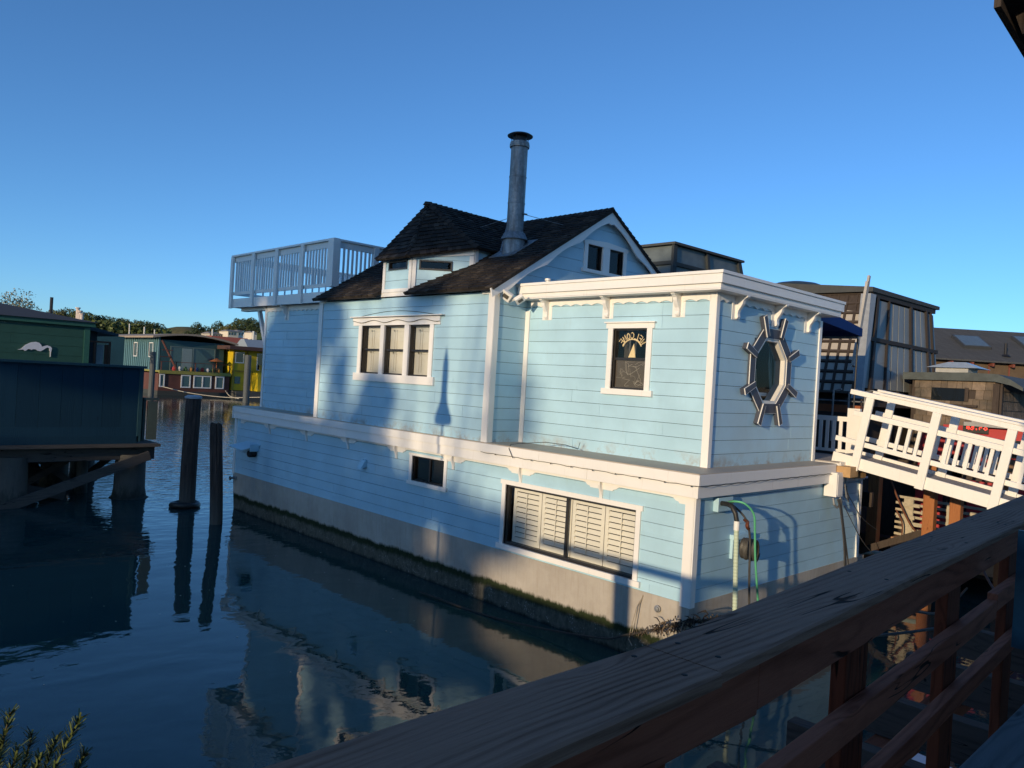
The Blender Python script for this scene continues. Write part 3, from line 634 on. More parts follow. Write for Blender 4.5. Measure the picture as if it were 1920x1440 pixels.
# ---- back module, roof deck and railing
bkm = MB(); fk = FX(10.22)
siding(bkm, fk, [(-20.86,2.97),(-16.9,2.97),(-16.9,5.84),(-20.86,5.84)], v_off=2.95, seed=14); bkm.build('back_wall', SIDE, H)
q = MB(); q.box(10.3,15.7,16.9,20.84,2.8,5.8); q.build('back_core', SIDE, H)
q = MB(); q.fbox(fk,-20.90,-20.80,2.97,5.8,.021,.05)
q.prism(fk, scallop(-20.78,-19.82,5.84,.13,.03,4), .021,.045); q.prism(fk, scallop(-19.55,-17.6,5.84,.13,.03,8), .021,.045); q.prism(fk, scallop(-17.35,-16.95,5.84,.13,.03,2), .021,.045); q.build('back_trim', WHITE, H)
for yc in (19.75, 17.55): sbracket(fk, -yc, 5.84, hh=.38)
q = MB(); q.box(9.98,15.7,16.98,22.6,5.86,5.94); q.box(9.98,15.7,22.55,22.62,5.84,6.1); q.build('roof_deck', WHITE, H)
q = MB(); q.bar((10.28,20.98,4.75),(10.28,21.5,5.8),.10,.10); q.box(10.18,10.38,20.9,22.5,5.75,5.855); q.build('deck_brace', WHITE, H)
rl = MB(); fk2 = FX(9.97)
rl.fbox(fk2,-22.66,-16.85,5.84,6.10,.0,.04); rl.fbox(fk2,-22.70,-16.82,7.36,7.41,-.06,.09); rl.fbox(fk2,-22.62,-16.9,7.20,7.355,-.03,.02); rl.fbox(fk2,-22.62,-16.9,6.22,6.31,-.03,.02)
rl.box(10.05,14.4,16.90,16.96,7.20,7.355); rl.box(10.05,14.45,16.85,17.0,7.36,7.41); rl.box(10.05,14.4,16.9,16.96,6.22,6.31)
rl.box(10.0,15.6,22.58,22.62,7.2,7.36); rl.box(10.0,15.6,22.54,22.68,7.362,7.41); rl.box(10.0,15.6,22.58,22.62,6.22,6.31); rl.box(15.5,15.6,17.0,22.6,7.25,7.4); rl.box(15.53,15.57,17.0,22.6,6.22,6.31)
rl.box(12.55,12.6,18.2,21.0,6.9,7.0); rl.box(12.55,12.6,18.2,21.0,6.05,6.12)
RAIL = rl.build('deck_railing', WHITE, H)
for y in (22.63, 21.23, 19.82, 18.40): q = MB(); q.fbox(fk2,-y-.08,-y+.08,5.82,7.355,.041,.10); q.build('post', WHITE, RAIL)
q = MB(); q.box(9.86,10.06,16.80,17.06,6.2,7.358); q.build('post', WHITE, RAIL)
q = MB(); q.box(11.1,11.24,16.86,17.0,6.3,7.358); q.build('post', WHITE, RAIL)
ysp = [22.63, 21.23, 19.82, 18.40, 16.95]
for a, b in zip(ysp[:-1], ysp[1:]):
    for k in range(9):
        y = a - .13 - (a-b-.26)*k/8; q = MB(); q.fbox(fk2,-y-.028,-y+.028,6.31,7.2,-.02,.015); q.build('baluster', WHITE, RAIL)
for k in range(16):
    x = 10.22 + k*.125; q = MB(); q.box(x,x+.045,16.91,16.95,6.31,7.2); q.build('baluster', WHITE, RAIL)
for k in range(22):
    x = 10.15 + k*.24; q = MB(); q.box(x,x+.045,22.585,22.615,6.31,7.2); q.build('baluster', WHITE, RAIL)
for k in range(14):
    y = 18.25 + k*.2; q = MB(); q.box(12.56,12.59,y,y+.06,6.12,6.9); q.build('baluster', WHITE, RAIL)
for k in range(22):
    y = 17.1 + k*.25; q = MB(); q.box(15.54,15.56,y,y+.05,6.31,7.25); q.build('baluster', WHITE, RAIL)
# stair rail seen through the balusters
st = MB(); st.bar((12.2,17.3,6.0),(13.6,19.0,7.2),.05,.10); st.bar((12.2,17.3,5.95),(13.4,18.8,6.5),.05,.2); st.build('stair_rail', WHITE, H)
# ---- utility boxes on the end wall
q = MB(); q.fbox(FY(6.095),10.20,10.62,2.37,2.58,.0,.09); q.build('hose_box', SIDE, H, bevel=.008)
q = MB(); q.fbox(FY(6.095),10.74,11.20,1.90,1.97,0,.10); q.fbox(FY(6.095),10.76,10.82,1.60,1.9,0,.05); q.build('reel_bracket', SIDE, H)
q = MB(); q.fbox(FY(6.095),13.92,14.20,2.38,2.82,.03,.26); q.fbox(FY(6.095),13.95,14.17,2.41,2.79,.261,.27); eb = q.build('meter_box', WHITE, H, bevel=.01)
q = MB(); q.tube([(13.95,5.9,2.36),(13.96,5.88,2.24),(14.05,5.86,2.18),(14.16,5.86,2.22),(14.2,5.88,2.36)], .022, 8); q.tube([(14.28,5.84,2.6),(14.34,5.82,2.35),(14.5,5.84,2.26),(14.62,5.9,2.35),(14.66,5.98,2.5)], .014, 8); q.tube([(14.66,5.98,2.3),(14.66,5.98,2.75)], .008, 6); q.lathe((14.66,5.98,2.48), [(.03,0),(.03,.05)], 8); q.build('conduit', GALV, H, smooth=True)
q = MB()
for k in range(14): q.tube([(9.53, 10.6-.33*k, 2.795), (9.53, 10.6-.33*(k+.5), 2.782+.006*(k%3)), (9.53, 10.6-.33*(k+1), 2.795)], .0045, 5)
q.tube([(9.53,6.0,2.795),(9.55,5.935,2.80)], .0045, 5)
for k in range(13): q.tube([(9.55+.35*k,5.935,2.80),(9.55+.35*(k+.5),5.93,2.785),(9.55+.35*(k+1),5.935,2.80)], .0045, 5)
for k in range(10): q.lathe((9.53,10.2-.46*k,2.775),[(.011,0),(.011,.02)],6)
cord = q.build('light_string', BLKMET, smooth=True); tag(cord, 'thin dark wire with small bulbs strung along the white ledge', 'light string')
q = MB(); q.tube([(10.35,8.9,3.12),(10.34,8.93,3.0),(10.2,9.1,3.06),(10.1,9.5,3.07),(9.9,9.85,3.02),(9.62,9.9,3.0),(9.53,9.85,2.93),(9.52,9.75,2.8)], .006, 6); tag(q.build('loose_wire', BLKMET, smooth=True), 'loose black wire looping over the ledge under the bay wall', 'wire')

# ================================================================== hoses, cables and lines at the end wall
n = N('ribbed_hose'); n.set(.5); n.color(n.mix(n.noise(3,4,.6,n.pos()), (.42,.55,.42), (.55,.60,.46))); HOSEM = n.m
GREEN = plain('green_hose', (.10,.42,.22), .45, 0, .12); BLKR = plain('black_rubber', (.018,.018,.018), .5, 0, .3); BLKCAB = plain('grey_cable', (.06,.058,.055), .5, 0, .3, 20)
ho = thing('drain_hose', 'pale ribbed green drain hose with black elbow hanging down the end wall', 'hose', (10.2, 5.85, 2.5))
q = MB(); q.tube([(10.28,6.0,2.50),(10.24,5.88,2.51),(10.20,5.78,2.49),(10.20,5.72,2.40),(10.22,5.70,2.28)], .036, 12); q.build('elbow', BLKR, ho, smooth=True)
q = MB(); q.lathe((10.22,5.70,2.16), [(.043,0),(.043,.13)], 14); q.build('collar', WHITE, ho, smooth=True)
q = MB(); pts = [(10.22+.12*t, 5.70, 2.17-1.55*t) for t in [k/62 for k in range(63)]]; q.tube(pts, [.034 + (.004 if k % 2 else 0) for k in range(63)], 12); q.build('hose_body', HOSEM, ho)
gh = thing('garden_hose', 'bright green garden hose arching from the box on the end wall', 'hose', (10.3,5.8,2.5))
q = MB(); q.tube(arcline([(10.48,6.0,2.50),(10.38,5.85,2.545),(10.42,5.70,2.53),(10.55,5.62,2.38),(10.62,5.62,2.1),(10.68,5.62,1.7),(10.80,5.62,1.2),(10.95,5.62,.6)]), .0165, 10); q.build('hose_body', GREEN, gh, smooth=True)
q = MB(); q.tube([(10.50,6.0,2.50),(10.42,5.9,2.53)], .027, 8); q.build('fitting', plain('brass', (.32,.22,.10), .35, .8), gh)
q = MB(); q.tube(arcline([(10.40,6.0,2.5),(10.36,5.85,2.48),(10.44,5.68,2.30),(10.56,5.66,2.0),(10.60,5.66,1.5),(10.7,5.66,.6)]), .017, 8)
tag(q.build('power_cable', BLKCAB, smooth=True), 'dark power cable hanging between the two green hoses', 'cable')
q = MB(); q.tube(arcline([(10.43,5.70,2.30),(10.47,5.67,2.26),(10.45,5.66,2.20),(10.5,5.66,2.16)]), .028, 8); tag(q.build('pipe_valve', plain('copper', (.22,.07,.035), .4, .6), smooth=True), 'red copper valve on the dark cable beside the drain hose', 'valve')
q = MB(); pts = []
for k in range(240):
    a = k/20*2*math.pi; r = .155 + .008*math.sin(k*.7); pts.append((10.98 + .12*math.sin(k*.11)*.2, 5.98 - .17*(k/240) , 1.76) if False else (10.98 + r*math.cos(a)*.62, 6.0 - .24*(k/240), 1.755 + r*math.sin(a)))
q.tube(pts, .013, 6); tag(q.build('cable_coil', BLKCAB, smooth=True), 'coil of grey cable hung on the bracket behind the drain hose', 'cable coil')
q = MB()
for k in range(4): q.tube(arcline([(14.05+.05*k,5.86,2.33),(14.12+.03*k,5.82,2.1-.02*k),(14.30+.03*k,5.8,1.5),(14.42-.02*k+.03*k*k,5.8,.9),(14.5+.05*k,5.78,.3)]), .013, 6)
tag(q.build('shore_cable', BLKCAB, smooth=True), 'bundle of grey cables hanging below the white meter box', 'cable')
q = MB()
for a, b in (((14.3,5.84,2.6),(16.8,6.6,1.9)),((14.3,5.84,2.5),(17.2,6.3,1.4)),((14.3,5.84,2.2),(16.4,5.9,.9))): q.tube(arcline([a, (Vector(a)+Vector(b))/2 - V(0,0,.12), b]), .008, 5)
tag(q.build('service_wire', BLKCAB, smooth=True), 'thin black wires running from the meter box past the end wall', 'wire')
# mooring rope with hanging weed, along the hull corner
n = N('dead_weed'); n.set(.8); n.color(n.ramp(n.island(), [(0,(.010,.008,.007)),(.6,(.035,.022,.014)),(1,(.22,.16,.10))])); WEED = n.m
ROPE = plain('old_rope', (.03,.028,.025), .9, 0, .3, 40)
mr = thing('mooring_rope', 'sagging mooring rope clogged with dark weed at the hull corner', 'rope', (9.6,6.8,.5))
line = arcline([(9.0,11.5,.05),(9.2,9.6,.02),(9.45,7.6,.20),(9.50,7.0,.40),(9.55,6.5,.62),(9.62,6.15,.78),(9.9,5.75,.92),(11.2,5.2,1.2),(13.5,3.6,1.8)])
q = MB(); q.tube(line, .018, 6); q.build('rope_line', ROPE, mr, smooth=True)
q = MB(); rnd = random.Random(4)
for i in range(330):
    t = 24 + rnd.random()*24; p = line[int(min(t, len(line)-2))].lerp(line[int(min(t, len(line)-2))+1], t % 1); big_ = 1.0 if t > 31 else .45
    d = V(rnd.uniform(-1,.6), rnd.uniform(-1,1), rnd.uniform(-1.1,.8)).normalized(); L = rnd.choice((.03,.05,.07,.16))*rnd.uniform(.7,1.2)*big_; p0 = p + V(rnd.gauss(0,.02), rnd.gauss(0,.045), rnd.gauss(0,.03))*big_*(.5+abs(math.sin(t*.9)))
    q.tube([p0, p0+d*L*.5+V(0,0,rnd.uniform(-.01,.02)), p0+d*L+V(0,0,-.03*big_)], [.007*big_,.010*big_,.002], 5)
o = q.build('weed', WEED, mr); o['kind'] = 'stuff'
q = MB(); q.lathe((9.72,5.98,.80), [(.03,-.12),(.04,-.1),(.04,.1),(.03,.12)], 10, (.3,.9,.1)); q.build('float', plain('grey_float', (.32,.31,.29), .7), mr, smooth=True)
q = MB(); q.tube([(9.6,7.0,.38),(9.68,6.94,.85),(9.70,6.90,1.0)], .007, 5); q.tube([(9.6,7.04,.38),(9.68,6.99,.8),(9.70,6.90,.98)], .006, 5); q.tube([(9.6,7.02,.42),(9.6,7.05,.3),(9.6,6.98,.22)], .010, 5); tag(q.build('tie_cord', plain('pale_cord', (.30,.26,.2), .8)), 'thin pale cord tying the weedy mooring rope up to the hull', 'cord')

# ================================================================== GANGWAY
G = thing('gangway', 'white wooden gangway with balusters sloping down from the houseboat', 'gangway', (15, 5, 3))
sl_ = -.170; L_ = math.hypot(1, sl_); gd = V(0, -1, sl_).normalized(); gu = V(0, sl_, 1).normalized()      # downhill towards -Y; perpendicular up
def gf(x): return F((x, 5.85, 2.90), gd, gu, (-1, 0, 0))
LEN = 5.2
for x, nm in ((14.5, 0), (15.55, 1)):
    fr = gf(x)
    q = MB(); q.fbox(fr, -.35, LEN, 0, .215, 0, .045); q.build('stringer', WHITE2, G, bevel=.006)
    q = MB(); q.fbox(fr, -.28, LEN, 1.34, 1.43, -.09, .09); q.fbox(fr, .25 if not nm else -.2, LEN, 1.431, 1.475, -.08, .10); q.build('handrail', WHITE2, G, bevel=.008)
    q = MB(); q.fbox(fr, -.16, LEN, .96, 1.055, -.03, .045); q.build('mid_rail', WHITE2, G, bevel=.006)
    q = MB(); q.fbox(fr, -.38, LEN, .43, .52, -.03, .03); q.build('lower_rail', WHITE2, G, bevel=.006)
    for k in range(5):
        u = .10 + 1.14*k
        if u > LEN: break
        q = MB(); q.fbox(fr, u-.07, u+.07, -.02, 1.34, .046, .10); q.build('post', WHITE2, G, bevel=.006)
        for j in range(1, 6):
            uu = u + .07 + (1.14-.14)*j/6 + .02
            if k == 0 and j < 2: continue
            q = MB(); q.fbox(fr, uu-.028, uu+.028, .52, .96, -.02, .02); q.build('baluster', WHITE2, G)
q = MB()
for k in range(40):
    u = -.35 + k*.14; q.fbox(gf(15.55), u, u+.136, .13, .155, .002, 1.0)
o = q.build('deck_board', plain('gangway_tread', (.30,.27,.25), .9, 0, .06, 60), G)
# landing between bay and gangway, with its own rail
Ld = thing('landing', 'white landing platform with low baluster rail behind the bay', 'landing', (15.2, 6.6, 2.9))
q = MB(); q.box(14.25,16.1,5.95,7.4,2.93,2.99); q.build('platform', plain('landing_tread', (.33,.30,.27), .9), Ld)
q = MB(); q.box(14.22,14.248,5.93,7.4,2.80,2.97); q.box(14.25,16.1,5.92,5.948,2.80,2.99); q.build('rim', WHITE2, Ld)
q = MB(); q.box(15.96,16.0,6.35,7.4,3.70,3.80); q.box(15.96,16.0,6.35,7.4,3.06,3.12); q.box(15.94,16.02,6.30,6.55,2.99,3.98); q.box(15.93,16.03,6.24,6.30,3.0,3.9); q.build('rail', WHITE2, Ld)
for k in range(6): q = MB(); q.box(15.97,15.99,6.65+.14*k,6.72+.14*k,3.12,3.70); q.build('baluster', WHITE2, Ld)
q = MB(); q.box(14.15,14.5,5.7,6.05,2.74,2.93); q.box(14.5,15.0,5.75,5.95,2.70,2.80); tag(q.build('wood_block', plain('ochre_timber', (.45,.28,.13), .8)), 'ochre timber block wedged under the top of the gangway', 'timber')
# awning
aw = thing('awning', 'dark blue canvas awning on black poles behind the bay', 'awning', (15.5, 7, 5.7))
BLUE = plain('blue_canvas', (.012,.045,.19), .75, 0, .1, 3)
q = MB(); q.hexa([(14.6,6.62,5.78),(16.55,6.62,5.62),(16.55,8.6,5.62),(14.6,8.6,5.78),(14.6,6.62,5.90),(16.55,6.62,5.66),(16.55,8.6,5.66),(14.6,8.6,5.90)])
q.hexa([(14.4,6.60,5.66),(16.57,6.60,5.50),(16.57,6.615,5.50),(14.4,6.615,5.66),(14.4,6.60,5.92),(16.57,6.60,5.67),(16.57,6.615,5.67),(14.4,6.615,5.92)]); q.box(16.56,16.575,6.6,8.6,5.5,5.67)
q.build('canopy', BLUE, aw)
for x, y in ((16.5,6.66),(16.5,7.6),(14.9,6.8)): q = MB(); q.tube([(x,y,3.0),(x,y,5.6)], .02, 8); q.build('pole', BLKMET, aw)
q = MB(); q.box(14.6,16.5,7.35,7.38,5.45,5.48); q.box(16.45,16.5,6.64,8.5,5.45,5.5); q.build('rafter', GALV, aw)
q = MB()
for y in (6.75, 7.1, 7.45): q.tube([(17.3,y,3.2),(17.3,y,4.35),(17.3,y-.18,4.38)], .022, 8)
q.tube([(17.3,6.6,4.12),(17.3,8.6,4.12)], .016, 6); tag(q.build('grab_rail', GALV, smooth=True), 'bent grey metal grab rails below the blue awning', 'rail')
q = MB(); q.box(17.45,17.6,6.9,9.0,3.86,4.03); tag(q.build('timber_beam', plain('redwood_beam', (.28,.085,.03), .75)), 'orange redwood beam behind the landing rail', 'beam')
q = MB(); q.bar((17.68,7.2,4.92),(18.20,7.2,6.9),.12,.06,(0,1,0)); q.bar((17.86,7.26,4.92),(18.42,7.26,7.08),.08,.05,(0,1,0)); tag(q.build('lumber_pole', plain('weathered_pole', (.40,.38,.34), .8)), 'two pale boards lashed upright and leaning before the trellis house', 'boards')

# ================================================================== right-hand neighbours
DKBR = plain('dark_brown_frame', (.028,.022,.019), .8)
AGED = wood('aged_brown_timber', (.034,.026,.022), (.085,.068,.058), 'Z', 1.5, .85, False)
DKROOF = plain('dark_tar_roof', (.055,.06,.06), .85, 0, .2, 6)
n = N('wired_glass'); n.set(.55, 0, .3); n.color(n.mix(n.noise(1.1,4,.6,n.pos()), (.17,.185,.18), (.27,.28,.27))); WGL = n.m
PANEL = plain('grey_fabric_panel', (.42,.38,.32), .85, 0, .12, 30)
T = thing('glazed_houseboat', 'tall slanted houseboat with grey glazing and dark timber trellis wall', 'houseboat', (22, 9, 0))
b0 = [V(18.6,7.4,4.3), V(24.2,7.4,4.25), V(24.2,12.5,4.25), V(18.6,12.5,4.3)]; t0 = [V(20.4,8.0,6.98), V(25.15,8.0,7.02), V(25.1,12.0,7.05), V(20.4,12.0,7.02)]
q = MB(); q.hexa([p + V(.1,.1,0) for p in b0] + [p + V(-.05,.08,-.02) for p in t0]); q.box(18.9,24.4,7.6,12.6,.4,4.28); q.build('wall', AGED, T)
q = MB(); q.hexa([V(20.2,7.85,6.96),V(25.35,7.85,7.02),V(25.3,12.2,7.05),V(20.2,12.2,7.0),V(20.2,7.85,7.08),V(25.35,7.85,7.12),V(25.3,12.2,7.5),V(20.2,12.2,7.45)]); q.build('roof', DKROOF, T)
def bil(a, b, c, d, u, v): return (a.lerp(b, u)).lerp(d.lerp(c, u), v)
A0, B0, C0_, D0 = b0[0], b0[1], t0[1], t0[0]
nrm = (B0-A0).cross(D0-A0).normalized(); nrm = nrm if nrm.y < 0 else -nrm
us = [.0, .085, .25, .33, .415, .50, .59, .675, .76, .85, .93, 1.0]
for v0_, v1_ in ((.06,.50),(.54,.93)):
    for i in range(len(us)-1):
        a, b = us[i]+.006, us[i+1]-.006
        ps = [bil(A0,B0,C0_,D0,a,v0_), bil(A0,B0,C0_,D0,b,v0_), bil(A0,B0,C0_,D0,b,v1_), bil(A0,B0,C0_,D0,a,v1_)]
        q = MB(); q.hexa([p for p in ps] + [p + nrm*.03 for p in ps]); q.build('window', WGL, T)
for i in (1, 2, 6, 9, 10):
    q = MB(); q.bar(bil(A0,B0,C0_,D0,us[i],-.02)+nrm*.05, bil(A0,B0,C0_,D0,us[i],1.0)+nrm*.05, .12 if i in (1,6,9) else .05, .08, nrm); q.build('mullion', DKBR, T)
for v_ in (.0, .52, .97): q = MB(); q.bar(bil(A0,B0,C0_,D0,-.0,v_)+nrm*.06, bil(A0,B0,C0_,D0,1.0,v_)+nrm*.06, .07, .14 if v_ != .52 else .10, V(0,0,1)); q.build('rail', DKBR, T)
A1, B1, C1_, D1 = V(18.6,10.8,4.3), V(18.6,7.55,4.3), V(20.4,8.05,6.95), V(20.4,11.2,7.0)
nr2 = V(-1,0,.6).normalized()
for r_ in range(10):
    for c_ in range(13):
        ps = [bil(A1,B1,C1_,D1,(c_+.12)/13,(r_+.14)/10.2), bil(A1,B1,C1_,D1,(c_+.88)/13,(r_+.14)/10.2), bil(A1,B1,C1_,D1,(c_+.88)/13,(r_+.86)/10.2), bil(A1,B1,C1_,D1,(c_+.12)/13,(r_+.86)/10.2)]
        if c_ < 5 : continue
        q = MB(); q.hexa([p for p in ps] + [p + nr2*.02 for p in ps]); q.build('wall_panel', PANEL, T)
q = MB()
for c_ in range(5, 14): q.bar(bil(A1,B1,C1_,D1,c_/13,0)+nr2*.03, bil(A1,B1,C1_,D1,c_/13,1)+nr2*.03, .06, .05, nr2)
for r_ in range(11): q.bar(bil(A1,B1,C1_,D1,5/13,min(1,r_/10.2))+nr2*.04, bil(A1,B1,C1_,D1,1,min(1,r_/10.2))+nr2*.04, .06, .05, nr2)
q.build('trellis', AGED, T)
q = MB(); q.hexa([V(18.5,7.3,4.2),V(18.62,7.3,4.2),V(18.62,7.55,4.2),V(18.5,7.55,4.2),V(20.1,7.85,6.9),V(20.45,7.85,6.9),V(20.45,8.1,6.9),V(20.1,8.1,6.9)]); q.build('corner_post', plain('grey_flashing', (.30,.32,.33), .6), T)
q = MB(); q.box(18.3,24.6,7.2,7.6,4.02,4.2); q.build('sill_beam', AGED, T)
for x in (18.9,20.6,22.4,24.1): q = MB(); q.hexa([V(x,7.1,4.2),V(x+.25,7.1,4.2),V(x+.25,7.4,4.2),V(x,7.4,4.2),V(x+.1,7.25,4.42),V(x+.15,7.25,4.42),V(x+.15,7.4,4.42),V(x+.1,7.4,4.42)]); q.build('sill_bracket', AGED, T)
q = MB(); q.lathe((24.3,11.9,7.4), [(1.15,0),(1.1,.2),(.95,.36),(.65,.48),(.3,.54),(.02,.55)], 28); dm_ = q.build('dome', plain('dark_dome', (.03,.04,.04), .4), T, smooth=True)
# dark boxy roof lantern beyond the gable
Lh = thing('lantern_houseboat', 'dark glazed flat-topped roof lantern rising behind the blue gable', 'houseboat', (24, 17, 0))
tb = [V(21.3,14.75,7.2), V(26.3,14.75,7.2), V(26.3,18.5,7.2), V(21.3,18.5,7.2)]; tt = [V(21.65,15.0,9.0), V(25.9,15.0,9.03), V(25.9,18.3,9.03), V(21.65,18.3,9.0)]
q = MB(); q.hexa([p*1 for p in tb] + tt); q.box(20.9,27,14.9,19,.4,7.2); q.build('wall', plain('lantern_panel', (.10,.12,.12), .5, 0, .3, 2), Lh)
q = MB(); q.hexa([V(21.5,14.85,9.01),V(26.05,14.85,9.04),V(26.05,18.4,9.04),V(21.5,18.4,9.01),V(21.5,14.85,9.09),V(26.05,14.85,9.12),V(26.05,18.4,9.12),V(21.5,18.4,9.09)]); q.build('roof', DKROOF, Lh)
DKT = plain('dark_green_timber', (.028,.034,.036), .8)
def lb(u, v, n_=.04): p = bil(tb[0],tb[1],tt[1],tt[0],u,v); return p + V(0,-n_,0)
for u_, w_ in ((.0,.20),(.47,.14),(.98,.22)): q = MB(); q.bar(lb(u_,-.0), lb(u_,1), w_, .1, (0,-1,0)); q.build('post', DKT, Lh)
q = MB(); q.bar(lb(0,.64), lb(1,.64), .09, .12); q.build('rail', DKT, Lh)
q = MB(); q.bar(lb(.31,0), lb(.31,.6), .05, .05, (0,-1,0)); q.build('mullion', DKT, Lh)
def lc(v, w): p = bil(tb[3],tb[0],tt[0],tt[3],w,v); return p + V(-.05,0,0)
q = MB(); q.bar(lc(.66,0), lc(.66,1), .09, .12); q.bar(lc(.14,0), lc(.14,1), .09, .10); q.build('rail', DKT, Lh)
# shingled cabin with skylight
n = N('cedar_wall_shingles'); n.set(.9, 0, .2); wv = n.noise(2.2, 5, .7, n.pos()); n.color(n.mix(n.val(wv,.35,.7), n.ramp(n.island(), [(0,(.13,.10,.075)),(1,(.26,.20,.15))]), (.07,.065,.055))); n.bump(n.noise(30,4,.7,n.pos((1,1,.2))), .5, .01); CED = n.m
Cb = thing('shingled_cabin', 'brown shingled cabin with dark curved roof and low window', 'houseboat', (23, 5.5, 0))
q = MB(); q.box(21.5,26,5.22,7.2,2.6,4.78); q.box(20.9,27,6.7,8,.4,2.7); q.build('wall', AGED, Cb)
cwm = MB(); fcb = FX(21.5)
k = 0
for zi in range(9):
    y = -7.15 + random.uniform(0,.1)
    while y < -5.3:
        w_ = random.uniform(.12,.3); b_ = min(y+w_, -5.3); z0 = 2.7 + zi*.235
        if not (y < -5.75 and 4.30 < z0+.1 < 4.62 and y > -6.75): cwm.hexa([fcb.p(y,z0,.03),fcb.p(b_-.008,z0,.03),fcb.p(b_-.008,z0+.24,.0),fcb.p(y,z0+.24,.0),fcb.p(y,z0,.05),fcb.p(b_-.008,z0,.05),fcb.p(b_-.008,z0+.24,.02),fcb.p(y,z0+.24,.02)])
        y += w_
fce = FY(5.22)
for zi in range(9):
    x = 21.55
    while x < 25.9:
        w_ = random.uniform(.15,.32); z0 = 2.7+zi*.235; cwm.hexa([fce.p(x,z0,.03),fce.p(x+w_-.008,z0,.03),fce.p(x+w_-.008,z0+.24,.0),fce.p(x,z0+.24,.0),fce.p(x,z0,.05),fce.p(x+w_-.008,z0,.05),fce.p(x+w_-.008,z0+.24,.02),fce.p(x,z0+.24,.02)]); x += w_
cwm.build('shingle_wall', CED, Cb)
q = MB(); q.fbox(fcb,-6.72,-5.95,4.28,4.60,.02,.05); q.build('window', DKGLASS, Cb)
q = MB(); q.fbox(fcb,-6.85,-5.65,4.14,4.20,.03,.14); q.fbox(fcb,-5.95,-5.87,4.28,4.62,.02,.07); q.build('sill', AGED, Cb)
q = MB(); q.fbox(fcb,-5.34,-5.20,2.6,4.75,.03,.08); q.fbox(fce,21.45,21.56,2.6,4.75,.03,.08); q.build('corner_post', AGED, Cb)
q = MB()
pr = [(-7.4,4.78),(-5.3,4.80),(-4.95,4.72),(-4.7,4.60),(-4.7,4.68),(-4.95,4.85),(-5.25,4.98),(-5.9,5.0),(-7.4,4.96)]
q.prism(FX(21.35), pr, -4.8, 0); q.build('roof', plain('mossy_green_roof', (.07,.085,.085), .8, 0, .3, 5), Cb)
q = MB(); q.box(21.6,22.4,5.95,6.7,5.0,5.12); sk = q.build('skylight', plain('skylight_curb', (.35,.36,.36), .6), Cb)
q = MB(); q.hexa([V(21.5,5.7,5.12),V(22.6,5.7,5.12),V(22.6,6.9,5.12),V(21.5,6.9,5.12),V(21.9,6.1,5.28),V(22.2,6.1,5.28),V(22.2,6.5,5.28),V(21.9,6.5,5.28)]); q.build('pane', plain('skylight_plastic', (.42,.48,.50), .3), sk)
# long shingle-roofed building at the far right
n = N('asphalt_shingles'); n.set(.9, 0, .2); bk = n.n('ShaderNodeTexBrick'); bk.inputs['Scale'].default_value = 3.2; bk.inputs['Mortar Size'].default_value = .02
for i_, c_ in ((1,(.060,.064,.068,1)),(2,(.095,.098,.10,1)),(3,(.03,.03,.032,1))): bk.inputs[i_].default_value = c_
n.l(n.pos((1,1,1.8),(1.2,0,0)), bk.inputs[0]); n.color(n.mix(n.noise(2,5,.7,n.pos()), bk.outputs[0], (.07,.075,.08))); ASPH = n.m
Lr = thing('shingled_boathouse', 'long brown building with grey shingle roof, skylights and rafter tails', 'building', (42, 9, 0))
dR = V(39.85-36.79, 8.8-11.75, 0).normalized(); nR = V(-dR.y, dR.x, 0)*-1; nR = V(dR.y, -dR.x, 0); nR = nR if nR.dot(V(-1,-1,0)) > 0 else -nR
e0 = V(36.8,11.75,0) - dR*4; e1 = e0 + dR*22
def P3(p, z, back=0): return V(p.x, p.y, z) - nR*back
q = MB(); q.hexa([P3(e0,6.15,-.4),P3(e1,6.15,-.4),P3(e1,7.75,2.6),P3(e0,7.75,2.6),P3(e0,6.22,-.4),P3(e1,6.22,-.4),P3(e1,7.83,2.6),P3(e0,7.83,2.6)])
q.hexa([P3(e0,7.83,2.601),P3(e1,7.83,2.601),P3(e1,6.2,5.6),P3(e0,6.2,5.6),P3(e0,7.75,2.62),P3(e1,7.75,2.62),P3(e1,6.1,5.6),P3(e0,6.1,5.6)]); q.build('roof', ASPH, Lr)
q = MB(); q.hexa([P3(e0,.5,0),P3(e1,.5,0),P3(e1,.5,5.2),P3(e0,.5,5.2),P3(e0,6.2,0),P3(e1,6.2,0),P3(e1,6.2,5.2),P3(e0,6.2,5.2)]); q.build('wall', plain('brown_board_wall', (.11,.075,.045), .85, 0, .25, 3), Lr)
for k in range(24): p = e0 + dR*(.4+.9*k); q = MB(); q.bar(P3(p,6.05,-.35), P3(p,6.12,.1), .08, .14); q.build('rafter', plain('red_rafter', (.20,.06,.04), .8) if k == 0 else bpy.data.materials['red_rafter'], Lr)
for k in range(24): p = e0 + dR*(.4+.9*k); q = MB(); q.bar(P3(p,.6,-.03), P3(p,6.0,-.03), .05, .03, nR); q.build('batten', bpy.data.materials['red_rafter'], Lr)
def roofpt(px, py):
    best = None; r = ray(px, py); a, b, c = P3(e0,6.22,-.4), P3(e1,6.22,-.4), P3(e0,7.83,2.6); nn = (b-a).cross(c-a).normalized(); return EYE + r*((a-EYE).dot(nn)/r.dot(nn)), nn, (b-a).normalized()
